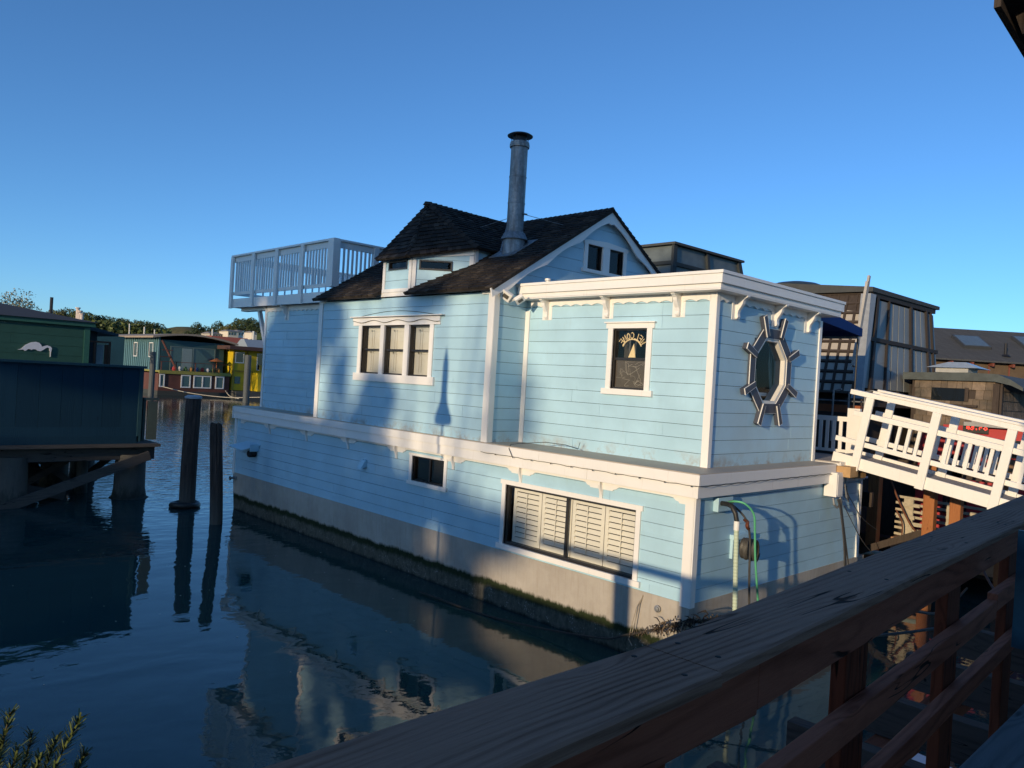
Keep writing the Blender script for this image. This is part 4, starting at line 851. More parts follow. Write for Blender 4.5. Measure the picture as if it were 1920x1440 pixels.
for px, py in ((1820,644),(1932,646)):
    c, nn, uu = roofpt(px, py); nn = nn if nn.z > 0 else -nn; vv = nn.cross(uu); fr = F(c, uu, vv, nn)
    q = MB(); q.fbox(fr,-.62,.62,-.60,.60,0,.14); sk = q.build('skylight', plain('dark_curb', (.05,.055,.06), .5) if px == 1820 else bpy.data.materials['dark_curb'], Lr); q = MB(); q.fbox(fr,-.55,.55,-.53,.53,.141,.15); q.build('pane', WGL if False else plain('skylight_glass', (.10,.14,.17), .08), sk)
c, nn, uu = roofpt(1885, 667); q = MB(); q.lathe(c, [(.22,-.05),(.12,.05),(.06,.06),(.06,.55)], 12); q.build('vent_pipe', BLKMET, Lr)
# red houseboat low on the right
RED = plain('red_paint', (.42,.025,.03), .5, 0, .2, 3)
Rb = thing('red_houseboat', 'low red houseboat with grey roof seen through the gangway rails', 'houseboat', (26, 5, 0))
q = MB(); q.box(20.3,20.34,1.5,6.05,.5,3.70); q.box(20.34,26,1.5,6.6,.5,3.6); q.build('wall', RED, Rb)
q = MB(); q.box(20.05,26.3,1.3,5.55,3.71,3.80); q.box(20.1,20.2,1.3,5.4,3.80,3.88); q.build('roof', plain('pale_roof_edge', (.34,.34,.33), .8), Rb)
q = MB(); q.box(20.24,20.30,1.6,5.3,3.05,3.45); q.box(20.24,20.30,5.45,5.95,1.6,3.0); q.build('window', DKGLASS, Rb)
q = MB(); q.box(20.22,20.30,4.35,5.0,2.5,3.0); q.build('door', plain('brown_door', (.20,.12,.06), .8), Rb)
q = MB(); f2 = FX(20.17); sp0 = RX(1812, 801, 20.17)
def stroke(mb, fr, x, y, s_, pts, r=.012): mb.tube([fr.p(x+a*s_, y+b*s_, .0) for a, b in pts], r, 5)
sx, sy = -sp0.y, sp0.z-.04
for k, g_ in enumerate(([(1,.3),(.6,.0),(.1,.2),(.1,.7),(.6,.75),(.8,.5),(.2,.4)], [(.9,.7),(.3,.75),(.3,.5),(.8,.3),(.5,-.1),(.1,0)], [(.5,-.1),(.4,.3)], [(.2,0),(.2,.7),(.7,.75),(.7,.5)], [(1,.6),(.6,.8),(.2,.4),(.6,.0),(1,.3),(.9,.7)])):
    stroke(q, f2, sx + .085*k, sy, .085, g_)
n = N('red_sign_tube'); n.set(.4); n.b.inputs['Base Color'].default_value = (.8,.05,.04,1); n.b.inputs['Emission Color'].default_value = (1,.08,.05,1); n.b.inputs['Emission Strength'].default_value = .9
tag(q.build('script_sign', n.m), 'small glowing red script sign on the red houseboat wall', 'sign')
q = MB(); q.box(20.19,20.21,sp0.y-.45,sp0.y+.08,sp0.z-.12,sp0.z+.12); tag(q.build('sign_board', DKMET), 'dark board behind the glowing red script', 'sign board')
# clutter under the gangway
q = MB(); q.box(19.5,20.1,-4,9.5,.35,.85); q.box(19.45,19.5,-4,9.5,.6,.9); struct(q.build('dock', AGED))
def post(x, y, z1, w=.2, lab='', m_=None):
    q = MB(); q.box(x-w/2,x+w/2,y-w/2,y+w/2,-.6,z1); o = q.build('dock_post', m_ or ORANGE, bevel=.01); tag(o, lab, 'post', 'timber posts under the gangway'); return o
ORANGE = wood('redwood_post', (.24,.085,.035), (.40,.17,.07), 'Z', 1.0, .8, False)
post(17.0,5.22,3.0,.21,'orange timber post under the gangway, left of the sunlit pair'); post(17.0,4.74,2.95,.20,'orange timber post under the gangway, right of the sunlit pair'); post(18.6,6.9,3.0,.24,'dark timber post near the red wall under the gangway'); post(17.8,4.1,2.8,.22,'timber post under the lower end of the gangway')
q = MB(); q.box(16.9,17.1,4.0,5.5,2.72,2.9); q.bar((17,5.2,1.6),(17.0,7.2,.6),.06,.14); tag(q.build('cross_beam', AGED), 'dark beam crossing the tops of the orange posts', 'beam')
PAL = plain('pallet_wood', (.42,.37,.27), .85, 0, .2, 12)
for i, (x, ya, yb, z0) in enumerate(((19.0,4.2,6.6,1.05),(19.0,1.6,4.0,1.0))):
    q = MB(); rnd = random.Random(i+3)
    for k in range(7):
        q.bar((x,ya,z0+.145*k+rnd.uniform(-.02,.02)),(x+.1,yb,z0+.145*k+.05+rnd.uniform(-.02,.02)),.03,.055)
    for k in range(3): q.box(x+.03,x+.09,ya+.2+k*(yb-ya-.6)/2,ya+.4+k*(yb-ya-.6)/2,z0,z0+.9)
    for k in range(9): y = rnd.uniform(ya,yb-.3); z = z0+.145*rnd.randint(0,5); q.box(x-.02,x,y,y+rnd.uniform(.1,.5),z,z+rnd.uniform(.05,.10))
    tag(q.build('slatted_crate', PAL), ('sunlit broken slatted wood stacked under the gangway beside the orange posts','slatted wood further right under the gangway low end')[i], 'slatted wood', 'slatted wood below the gangway')
q = MB(); q.box(18.9,19.3,4.4,6.6,.55,1.03); tag(q.build('brick_block', plain('brick_tan', (.40,.22,.12), .85, 0, .2, 10)), 'tan block under the slatted wood', 'block')
q = MB(); q.tube(arcline([(18.7,6.6,2.35),(18.7,6.4,1.9),(18.75,6.1,1.35),(18.8,5.8,1.1)]), .02, 6); q.tube(arcline([(18.7,6.45,1.7),(18.7,6.3,1.4),(18.7,6.3,1.0)]), .015, 6); tag(q.build('rusty_chain', plain('rust', (.18,.07,.035), .9, .2)), 'rusty chain hanging over the slatted wood', 'chain')
q = MB()
for k in range(7):
    q.box(19.2,19.3,4.9-.3*k,5.1-.3*k,2.2+.1*(k%3),2.32+.1*(k%3))
tag(q.build('blue_can', plain('blue_tin', (.02,.10,.35), .4)), 'row of small blue tins on the dark shelf under the gangway', 'tins')
q = MB(); rnd = random.Random(9)
for k in range(60): x, y = rnd.uniform(18.8,19.4), rnd.uniform(2.4,4.4); z = rnd.uniform(2.0,2.4); q.lathe((x,y,z), [(.0,0),(.03,.01),(.035,.04),(0,.06)], 6)
o = q.build('white_scraps', WHITE2); tag(o, 'scatter of white scraps among the dark clutter below the gangway', 'scraps'); o['kind'] = 'stuff'
q = MB(); q.tube([(16.8,7.6,.75),(18.2,6.7,.72),(18.6,5.8,.7)], .05, 8); tag(q.build('drain_pipe', plain('pale_pipe', (.30,.36,.33), .7), smooth=True), 'pale pipe low above the water behind the end wall', 'pipe')
q = MB(); q.bar((16.5,9.5,2.2),(16.6,6.2,2.1),.1,.3); q.box(16.4,17.5,8.0,8.2,-.5,2.6); q.box(18.3,18.5,7.5,12,.3,2.9); q.box(16.5,16.7,7.0,7.2,-.5,2.5); tag(q.build('dock_trestle', AGED), 'dark timber trestle in shade behind the blue end wall', 'dock frame')
for i, (a, b) in enumerate((((11,3.6,1.4),(17.5,4.6,.5)),((10.5,4.6,.9),(17.3,5.3,.9)),((12.5,2.4,1.0),(17.6,4.8,1.8)),((9.6,5.6,.7),(13,1.6,1.9)))):
    q = MB(); q.tube(arcline([a, (Vector(a)+Vector(b))/2 - V(0,0,.25), b]), .022, 6); tag(q.build('dock_line', BLKCAB, smooth=True), ['slack dark dock line furthest from the houseboat hull','dark dock line nearest the end wall of the houseboat','thin dock line rising towards the orange posts','dark dock line from the hull corner to the boardwalk'][i], 'rope', 'slack dock lines over the water')

# ================================================================== FOREGROUND BOARDWALK AND RAIL
CAPW = wood('weathered_cap_wood', (.14,.055,.032), (.50,.26,.17), 'X', 1.0, .8, True, 9.0, .005)
REDW = wood('stained_redwood', (.20,.050,.026), (.48,.145,.080), 'X', 1.2, .75, True, 4.0, .003)
POSTW = wood('stained_post_wood', (.10,.024,.012), (.25,.060,.028), 'Z', 1.3, .75, True, 4.0, .003)
D = thing('dock_railing', 'weathered dark wooden railing with wide cap and red posts along the boardwalk', 'railing', (2, .75, 2.7))
def cap(x0, x1, yn0, yn1, yf0, yf1, z0=3.70, z1=3.70, th=.022, sub=24):
    q = MB(); rnd = random.Random(int(x0*100)+5); pr = None
    for k in range(sub+1):
        t = k/sub; x = x0+(x1-x0)*t; yn = yn0+(yn1-yn0)*t + rnd.uniform(-.0012,.0012); yf = yf0+(yf1-yf0)*t + rnd.uniform(-.0012,.0012); z = z0+(z1-z0)*t
        q.v += [V(x,yn,z-th), V(x,yf,z-th), V(x,yf,z-.004), V(x,yf-.005,z), V(x,yn+.005,z), V(x,yn,z-.004)]
        if k:
            i = (k-1)*6
            for a in range(6): b = (a+1) % 6; q.f.append((i+a, i+b, i+6+b, i+6+a))
    q.f.append(tuple(range(6))); i = sub*6; q.f.append(tuple(i+a for a in reversed(range(6))))
    return q.build('cap_board', CAPW, D)
cap(-1.2, 1.118, .60, .632, .825, .79); cap(1.122, 3.55, .640, .765, .79, .95); cap(3.553, 8.5, .765, 1.05, .95, 1.26)
nl = MB()
for x in (.17, 1.06, 1.18, 2.06, 2.87, 3.48, 3.62, 4.57, 5.57):
    yn_, yf_ = (.60+(x+1.2)*.0138, .80) if x < 1.12 else (.640+(x-1.12)*.0515, .79+(x-1.12)*.066)
    for yy in (yn_+.035, yf_-.035): nl.lathe((x, yy, 3.6985), [(.0055,0),(.0055,.002),(.003,.0028)], 8)
nl.build('nail', plain('rusty_nail', (.05,.03,.022), .7, .4), D)
yr = lambda x: .70 + .052*(x-1) if x > 1 else .70
def rail(name, x0, x1, zt, h, dy=0, m_=REDW, w=.038):
    q = MB(); a, b = V(x0, yr(x0)+dy, zt), V(x1, yr(x1)+dy, zt); q.hexa([(a.x,a.y,zt-h),(b.x,b.y,zt-h),(b.x,b.y+w,zt-h),(a.x,a.y+w,zt-h),(a.x,a.y,zt),(b.x,b.y,zt),(b.x,b.y+w,zt),(a.x,a.y+w,zt)]); return q.build(name, m_, D, bevel=.003)
rail('top_rail', -1.2, 1.35, 3.672, .12, -.03); rail('top_rail', 1.353, 4.3, 3.674, .115, -.028); rail('top_rail', 4.303, 8.5, 3.676, .11, -.028)
rail('middle_rail', -1.2, 1.0, 3.365, .07, .0); rail('middle_rail', 1.003, 3.6, 3.375, .07, .0); rail('middle_rail', 3.603, 8.5, 3.40, .07, .0); rail('lower_rail', -1.2, 1.0, 3.12, .065, .0); rail('lower_rail', 1.003, 8.5, 3.155, .065, .0)
for x in (.0, 1.00, 2.03, 3.015, 4.05, 5.05, 6.05, 7.05, 8.05): q = MB(); q.box(x,x+.145,yr(x+.07)+.042,yr(x+.07)+.082,.0,3.672); q.build('post', POSTW, D, bevel=.004)
# outrigger timbers beyond the rail and boardwalk
OR_ = wood('outrigger_wood', (.06,.04,.033), (.12,.085,.07), 'Y', 1.2, .8, True, 4.0)
for k, x in enumerate((1.3, 2.2, 3.0, 3.75, 4.5, 5.4, 6.4)):
    q = MB(); q.box(x,x+.09,-.8,1.75,2.30,2.52); tag(q.build('outrigger_beam', OR_, bevel=.004), ['nearest','second','third','fourth','fifth','sixth','farthest'][k] + ' cross timber reaching out below the dark railing', 'beam', 'cross timbers below the railing')
q = MB(); q.box(-1,8,1.5,1.6,2.1,2.29); tag(q.build('stringer_beam', REDW), 'long timber under the ends of the cross timbers', 'beam')
q = MB()
for k in range(60): q.box(-2+.2*k,-2+.2*k+.19,-2.0,.62,2.53,2.57)
struct(q.build('boardwalk', wood('boardwalk_planks', (.10,.10,.10), (.19,.185,.18), 'Y', 1.0, .9)))
q = MB(); q.box(-.5,8,.08,.535,3.255,3.30); q.box(.2,.3,.15,.45,2.57,3.255); q.box(6.0,6.1,.15,.45,2.57,3.255); bench = q.build('bench_plank', wood('grey_bench_wood', (.12,.13,.13), (.21,.22,.22), 'X', 1.0, .9), bevel=.004); tag(bench, 'grey weathered bench plank inside the dark railing', 'bench')
q = MB(); q.box(3.235,3.25,.55,.70,3.30,3.72); tag(q.build('teal_sign', plain('teal_panel_edge', (.03,.13,.18), .4, 0, .5, 3)), 'teal panel edge at the far right before the railing', 'panel')
# lifebuoy-like white skiff glimpsed below
q = MB(); q.hexa([(6.2,2.0,.1),(8.2,1.7,.1),(8.4,2.5,.1),(6.2,2.6,.1),(6.0,1.8,.5),(8.6,1.5,.5),(8.8,2.7,.5),(6.0,2.8,.5)]); skf = q.build('skiff', plain('skiff_white', (.55,.60,.66), .4)); tag(skf, 'small pale skiff moored in shade below the cross timbers', 'boat')
# eave at top right
ea = thing('boathouse_eave', 'dark shingled eave jutting into the top right corner', 'roof', (4, .5, 5.7))
q = MB(); q.hexa([(3.42,.915,5.75),(7.0,1.06,5.75),(7.0,-2,6.7),(3.0,-2,6.7),(3.42,.915,5.79),(7.0,1.06,5.79),(7.0,-2,6.78),(3.0,-2,6.78)]); q.build('roof', AGED, ea)
q = MB(); q.hexa([(3.40,.925,5.72),(7.0,1.07,5.72),(7.0,1.045,5.72),(3.40,.90,5.72),(3.40,.925,5.82),(7.0,1.07,5.82),(7.0,1.045,5.82),(3.40,.90,5.82)]); q.build('fascia', AGED, ea)
for k in range(5): q = MB(); q.bar((3.6+.6*k,.88,5.71),(3.6+.6*k,-1.8,6.60),.05,.1); q.build('rafter', AGED, ea)
q = MB(); q.box(3.4,7.0,-2.3,-2.0,2.57,6.7); q.build('wall', AGED, ea)
# rosemary at lower left in a planter
ros = thing('rosemary_plant', 'sprigs of green rosemary rising from a planter at the water edge', 'plant', (.5, 2.2, 2.6))
LEAFR = leafm('rosemary_leaf', (.03,.055,.02), (.10,.13,.045)); q = MB(); lf = MB(); rnd = random.Random(12)
for px, py, dd, tip in ((20,1335,2.2,-.02),(150,1345,2.1,.10),(105,1385,2.15,.03),(60,1375,2.3,-.03),(35,1400,2.0,0),(160,1410,2.2,.08),(75,1420,2.1,.05),(8,1380,2.3,-.05),(-20,1350,2.2,-.1)):
    tp = RD(px, py, dd); base = tp + V(-tip*1.2 - .06, -.02, -.55); mid = base.lerp(tp, .55) + V(-.03, 0, .0)
    ln = arcline([base, mid, tp], 10); q.tube(ln, [.004*(1-.6*k/len(ln)) for k in range(len(ln))], 5)
    for k in range(300):
        t = rnd.uniform(.15, 1)*(len(ln)-1); i = min(int(t), len(ln)-2); p = ln[i].lerp(ln[i+1], t-i); d = (ln[i+1]-ln[i]).normalized()
        o_ = d.orthogonal().normalized(); o_.rotate(Matrix.Rotation(rnd.uniform(0,6.28), 3, d)); dr = (o_*.75 + d*rnd.uniform(.4,1.0)).normalized(); L = rnd.uniform(.022,.040); s_ = dr.cross(d).normalized()*.0030
        lf.quad(p-s_, p+s_, p+dr*L+s_*.6, p+dr*L-s_*.6)
q.build('stem', plain('rosemary_stem', (.09,.07,.04), .8), ros); lf.build('foliage', LEAFR, ros)
q = MB(); q.box(-.3,1.1,1.8,2.5,2.1,2.6); tag(q.build('planter_box', REDW), 'timber planter box holding the rosemary below the picture edge', 'planter')
q = MB(); q.box(-.3,-.2,1.9,2.0,-.5,2.1); q.box(1.0,1.1,2.35,2.45,-.5,2.1); tag(q.build('planter_post', POSTW), 'posts carrying the rosemary planter', 'post')

# ================================================================== LEFT: green house, parapet barge, pier, pilings
GRN = plain('green_siding', (.022,.085,.062), .6, 0, .12, 3); TEAL = wood('dark_teal_boards', (.008,.034,.060), (.012,.046,.078), 'Z', .6, .7, False)
Gh = thing('green_house', 'dark green clapboard house with low tar roof and heron on its wall', 'house', (3, 29, 1.6))
q = MB(); fg_ = FY(27.0); siding(q, fg_, [(-6,1.7),(7.22,1.7),(7.22,5.1),(-6,5.1)], v_off=1.7, pitch=.30, seed=40); q.build('wall', GRN, Gh)
q = MB(); q.box(-6,7.1,27.2,33,1.7,5.0); q.box(7.1,7.22,27.0,33,1.7,5.0); q.build('inner_wall', GRN, Gh)
q = MB(); q.fbox(fg_,7.12,7.28,1.7,5.08,.02,.05); q.fbox(fg_,-6,7.4,5.06,5.20,.02,.16); q.build('trim', plain('green_trim', (.03,.12,.085), .5), Gh)
q = MB(); q.hexa([(-6.2,26.75,5.20),(7.45,26.75,5.20),(7.45,33.3,5.2),(-6.2,33.3,5.2),(-5.0,29.0,5.66),(5.2,29.0,5.66),(5.2,31,5.66),(-5,31,5.66)]); q.build('roof', plain('slate_tar_roof', (.04,.045,.05), .85), Gh)
q = MB(); q.tube([(6.6,28.9,5.3),(6.6,28.9,6.0)], .05, 8); q.build('flue', BLKMET, Gh)
q = MB(); q.box(7.3,7.95,28.6,31,1.7,5.05); q.hexa([(7.25,28.2,5.05),(8.5,28.2,4.86),(8.5,31,4.86),(7.25,31,5.05),(7.25,28.2,5.2),(8.5,28.2,4.95),(8.5,31,4.95),(7.25,31,5.2)]); q.build('porch', plain('dark_teal_porch', (.02,.045,.055), .6), Gh)
# heron cut-out
hp = [(0,.36),(.10,.42),(.22,.62),(.38,.76),(.52,.80),(.62,.76),(.68,.66),(.70,.58),(.78,.62),(.86,.66),(.95,.62),(1.0,.54),(1.0,.44),(.985,.36),(.975,.10),(.96,.10),(.955,.36),(.93,.42),(.925,.52),(.87,.56),(.82,.52),(.76,.44),(.70,.38),(.66,.35),(.58,.37),(.52,.43),(.44,.43),(.40,.39),(.36,.42),(.30,.42),(.24,.34),(.20,.33),(.16,.38)]
q = MB(); q.prism(FY(26.97), [(5.33+.90*a, 3.98+.62*b) for a, b in hp], 0, .03); tag(q.build('heron_cutout', plain('heron_white', (.72,.74,.78), .6, 0, .03)), 'white heron silhouette bending its neck on the green wall', 'wall ornament')
# deck furniture behind the parapet
q = MB(); q.box(7.5,8.28,28.2,28.26,4.60,4.66); q.box(7.75,7.82,28.2,28.26,3.5,4.62); q.box(8.22,8.28,28.2,28.26,3.5,4.62); q.box(8.10,8.22,28.27,28.29,3.5,4.55); q.box(7.3,8.3,28.0,31,3.4,3.5); q.box(7.4,8.2,28.1,30,1.0,3.4); tag(q.build('brown_rail', plain('brown_rail_wood', (.16,.07,.04), .8)), 'brown deck rail between green house and blue container wall', 'railing')
for i, x in enumerate((7.42, 7.85)):
    q = MB(); q.box(x,x+.4,28.6,29.0,3.85,3.9); q.hexa([(x,28.95,3.9),(x+.4,28.95,3.9),(x+.4,29.0,3.9),(x,29.0,3.9),(x+.1,29.05,4.55),(x+.45,29.05,4.55),(x+.45,29.1,4.55),(x+.1,29.1,4.55)])
    for a in (0,.36): q.box(x+a,x+a+.04,28.6,28.64,3.5,3.85); q.box(x+a,x+a+.04,28.94,28.98,3.5,3.85)
    tag(q.build('deck_chair', plain('pale_mesh', (.45,.44,.40), .8) if i == 0 else bpy.data.materials['pale_mesh']), ('pale deck chair next to the green wall','pale deck chair tilted at the brown rail corner')[i], 'chair', 'deck chairs by the green house')
q = MB(); q.lathe((7.9,29.4,3.5), [(.05,0),(.05,.38),(.35,.40),(.35,.44)], 16); tag(q.build('deck_table', bpy.data.materials['pale_mesh']), 'small round deck table between the pale chairs', 'table')
# parapet barge on a timber pier
Bg = thing('pier_parapet', 'dark blue-green boarded parapet standing on the old pier', 'wall', (4, 24, 1.7))
fp = FY(24.0); q = MB(); x = -6.0
while x < 7.92: w_ = random.uniform(.5,.62); q.fbox(fp, x, min(x+w_-.006,7.92), 1.72, 3.86, .0, .03+random.uniform(0,.006)); x += w_
q.fbox(fp,-6,7.9,1.70,2.12,.031,.05); q.fbox(fp,-6,7.9,1.62,1.86,.051,.07); q.build('board_panel', TEAL, Bg)
q = MB(); q.box(-6,8.02,23.86,24.14,3.862,3.93); q.fbox(fp,7.86,7.97,1.7,3.86,.036,.07); q.build('cap', plain('teal_cap', (.015,.06,.075), .6), Bg)
q = MB(); q.box(7.85,7.95,24.0,26.9,1.7,3.86); q.build('side_panel', TEAL, Bg)
OLDP = wood('old_pier_timber', (.055,.050,.046), (.12,.11,.10), 'X', .8, .9, True)
q = MB(); q.box(8.02,8.10,24.0,24.1,1.7,3.0); q.box(8.02,8.45,23.95,24.05,2.92,3.0); q.box(8.15,8.42,23.95,24.05,1.75,2.9); tag(q.build('side_post', plain('green_grey_post', (.06,.085,.075), .8)), 'grey green post frame at the right end of the parapet', 'post')
Pr = thing('old_pier', 'old timber pier on thick pilings with crossed braces at the left', 'pier', (4, 25, 0))
q = MB(); q.box(-6,8.5,23.75,29,1.55,1.64); q.build('decking', OLDP, Pr)
q = MB(); q.box(-6,8.45,24.1,24.4,1.15,1.549); q.box(-6,8.2,27.8,28.1,1.2,1.549); q.build('beam', OLDP, Pr); q = MB(); q.box(7.9,8.5,24.41,27.79,1.2,1.5); q.build('beam', OLDP, Pr)
n = N('piling_concrete'); n.set(.9); g_ = n.n('ShaderNodeNewGeometry'); zc_ = n.sep(g_.outputs['Position'])[2]; nn_ = n.noise(4,6,.7,n.pos((2,2,.6)))
n.color(n.mix(n.val(n.math('ADD', zc_, nn_), .95, .55), n.mix(nn_, (.06,.057,.052), (.13,.125,.11)), (.022,.026,.02))); n.bump(nn_, .7, .03); PCON = n.m
for x, y, r0 in ((7.85,24.3,.42),(6.55,27.2,.38),(4.8,24.3,.4),(5.9,28.0,.38),(4.3,27.8,.4),(7.6,28.2,.36),(2.0,24.3,.4),(-1,24.3,.4)):
    q = MB(); q.lathe((x,y,0), [(r0*1.35,-.5),(r0*1.30,.0),(r0*1.12,.05),(r0*1.02,.3),(r0,.9),(r0*.98,1.3)], 18); q.build('piling', PCON, Pr, smooth=True)
def brace(a, b, w=.24): q = MB(); q.bar(a, b, .08, w); q.build('brace', OLDP, Pr)
for x_, y_, r_ in ((6.9,25.6,.16),(5.3,25.9,.15),(3.4,26.4,.16)):
    q = MB(); q.lathe((x_,y_,0), [(r_*1.1,-.5),(r_,.4),(r_*.95,1.3)], 12); q.build('piling', PCON, Pr, smooth=True)
brace((7.0,25.5,1.35),(5.2,25.8,.15),.18); brace((5.4,25.9,1.35),(6.9,25.7,.1),.18); brace((3.5,26.4,1.2),(5.3,26.0,.3),.2)
brace((8.15,23.62,1.32),(4.1,23.62,-.15), .26); brace((3.0,23.9,1.0),(6.2,24.6,.1)); brace((6.7,27.0,1.4),(4.9,27.3,.3)); brace((5.6,27.5,1.4),(6.3,27.6,.2)); brace((7.9,26,1.1),(6.6,26.4,-.1),.2); brace((4.4,26.4,.9),(6.2,26.4,.5),.22)
# pair of mooring pilings
n = N('old_piling_wood'); n.set(.85); g_ = n.n('ShaderNodeNewGeometry'); zc_ = n.sep(g_.outputs['Position'])[2]; gr = n.noise(6, 6, .75, n.pos((3,3,.25)))
c_ = n.mix(n.val(gr,.35,.7), (.020,.014,.012), (.085,.060,.048)); c_ = n.mix(n.val(n.math('ADD', zc_, n.math('MULTIPLY', gr, .8)), 1.3, .6), c_, (.07,.066,.058)); n.color(c_); n.bump(gr, .8, .03); PILE = n.m
def piling(name, lab, a, b, r0, group, m_=PILE, grp=True):
    t = thing(name, lab, 'piling', a, group); ln = [Vector(a).lerp(Vector(b), k/9) for k in range(10)]; rnd = random.Random(int(r0*1000))
    q = MB(); A_0, B_0 = Vector(a), Vector(b); NR, NS = 34, 28; groove = [rnd.gauss(0, 1) for _ in range(NS)]; chk = {rnd.randrange(NS): rnd.uniform(.3, .9) for _ in range(4)}
    for i in range(NR+1):
        t_ = i/NR; c_ = A_0.lerp(B_0, t_) + V(math.sin(t_*5+r0*40)*.012, math.cos(t_*4)*.01, 0)
        for j in range(NS):
            if rnd.random() < .12: groove[j] += rnd.gauss(0, .6)
            g_ = max(-2, min(2, groove[j])); rr_ = r0*(1.06-.09*t_)*(1 + .018*g_ + .02*math.sin(j/NS*6.28*2+t_*3)) - (.03 if j in chk and t_ > chk[j] else 0) - (.02*rnd.random() if i == NR else 0)
            an = 6.2832*j/NS; q.v.append(c_ + V(math.cos(an)*rr_, math.sin(an)*rr_, (rnd.uniform(-.04, .03) if i == NR else 0)))
    for i in range(NR):
        for j in range(NS): k0 = i*NS; q.f.append((k0+j, k0+(j+1) % NS, k0+NS+(j+1) % NS, k0+NS+j))
    q.f.append(tuple(NR*NS+j for j in range(NS))); q.build('trunk', m_, t); return t
p1 = piling('mooring_piling', 'thicker dark mooring piling with white cap and ring at the waterline', (8.72,22.1,-.6), (8.74,22.1,3.10), .21, 'mooring pilings between pier and houseboat')
q = MB(); q.lathe((8.74,22.1,3.10), [(.23,0),(.24,.05),(.16,.09)], 18); q.build('cap', plain('cap_sheet', (.42,.44,.46), .5), p1)
q = MB(); pts = [(8.66+.34*math.cos(a),22.1+.34*math.sin(a),.07+.02*math.sin(a*2)) for a in [k/24*6.283 for k in range(25)]]; q.tube(pts, .085, 10); tag(q.build('tyre_ring', BLKR, smooth=True), 'black rubber ring floating around the thicker piling', 'tyre')
p2 = piling('mooring_piling', 'thinner bare mooring piling nearest the blue houseboat', (8.47,19.44,-.6), (8.31,19.44,2.60), .155, 'mooring pilings between pier and houseboat')
q = MB(); rnd = random.Random(8)
for k in range(90):
    x, y = rnd.uniform(2.5, 9.5), rnd.uniform(9, 22); a = rnd.uniform(0,3); s_ = rnd.uniform(.008,.02); d = V(math.cos(a),math.sin(a),0)*s_; e = V(-d.y,d.x,0)*.6; z = V(0,0,.004); q.quad(V(x,y,0)+z-d, V(x,y,0)+z-e, V(x,y,0)+z+d, V(x,y,0)+z+e)
o = q.build('floating_leaves', plain('pale_leaf', (.40,.40,.34), .8)); tag(o, 'scattered pale leaves and bubbles floating on the water', 'leaves'); o['kind'] = 'stuff'

# ================================================================== FAR LEFT HOUSEBOATS
CONT = N('container_teal'); CONT.set(.5); gx = CONT.n('ShaderNodeNewGeometry'); py_ = CONT.sep(gx.outputs['Position'])[1]
CONT.color(CONT.mix(CONT.noise(.25,4,.6,CONT.pos((1,1,.3))), (.06,.15,.18), (.12,.22,.23))); CONT = CONT.m
DTEAL = plain('dark_teal_wall', (.022,.075,.085), .6, 0, .2, 1); RBRN = plain('redbrown_wall', (.11,.04,.028), .8, 0, .3, .8); OLIVE = plain('olive_fascia', (.26,.24,.05), .6); WFR = plain('white_window_frame', (.70,.70,.68), .5)
Th = thing('container_houseboat', 'two-storey floating home with curved roof, teal ribbed upper wall and maroon base', 'houseboat', (37, 97, 0))
q = MB(); y = 95.6
while y < 118: q.box(33.3, 33.5, y, y+.35, 2.9, 6.9); q.box(33.42,33.5,y+.35,y+.7,2.9,6.9); y += .7
q.build('ribbed_wall', CONT, Th)
q = MB(); q.box(33.6,41.3,95.6,118,2.9,6.6); q.build('upper_wall', DTEAL, Th)
q = MB(); q.box(33.0,41.6,94.2,118,.5,2.7); q.build('lower_wall', RBRN, Th)
q = MB(); q.box(32.9,41.8,94.0,118,-.5,.5); q.build('hull', plain('dark_hull', (.04,.045,.04), .8), Th)
q = MB(); pr = [(32.3 + 10.4*k/16, 6.75 + .75*math.sin(math.pi*min(1,(k+1.5)/17.5))) for k in range(17)]; q.prism(F((0,94.6,0),(1,0,0),(0,0,1),(0,-1,0)), pr + [(a, b-.22) for a, b in reversed(pr)], -24, 0); q.build('roof', plain('tan_roof', (.30,.24,.18), .8), Th)
q = MB(); q.box(33.0,41.7,94.0,94.2,2.55,2.95); q.box(33.0,33.15,94.2,118,2.55,2.9); q.build('balcony_fascia', OLIVE, Th)
q = MB(); q.box(33.1,41.6,94.1,95.5,2.5,2.56); q.box(33.1,41.6,94.1,94.16,3.95,4.02); q.build('balcony_floor', RBRN, Th)
for x in (33.2,34.9,37.2,39.4,41.5): q = MB(); q.box(x,x+.1,94.1,94.2,2.5,4.0); q.build('balcony_post', RBRN, Th)
fz = FY(94.18)
def fwin(par, fr, u0, u1, v0, v1, pane=DKGLASS, fm_=WFR, w=.12, mid=False):
    q = MB(); q.fbox(fr,u0,u1,v0,v0+w,0,.08); q.fbox(fr,u0,u1,v1-w,v1,0,.08); q.fbox(fr,u0,u0+w,v0+w,v1-w,0,.08); q.fbox(fr,u1-w,u1,v0+w,v1-w,0,.08)
    if mid: q.fbox(fr,(u0+u1)/2-w/2,(u0+u1)/2+w/2,v0+w,v1-w,0,.08)
    o = q.build('window', fm_, par); g = MB(); g.fbox(fr,u0+w,u1-w,v0+w,v1-w,.0,.03); g.build('pane', pane, o)
TG = plain('teal_window_pane', (.05,.10,.11), .15)
for a, b, m_ in ((33.1-.0,33.7,False),(35.6,36.75,False),(37.1,39.3,True),(39.8,40.9,False)): fwin(Th, fz, a, b, .95, 2.5, TG, WFR, .13, m_)
fu = FY(95.58); fwin(Th, fu, 34.7, 40.2, 2.95, 5.9, TG, plain('teal_frame', (.10,.15,.15), .6), .12, True); q = MB(); q.fbox(fu,36.1,37.3,3,5.7,.04,.06); q.build('curtain', plain('pale_curtain', (.20,.27,.27), .8), Th)
fs_ = FX(33.28)
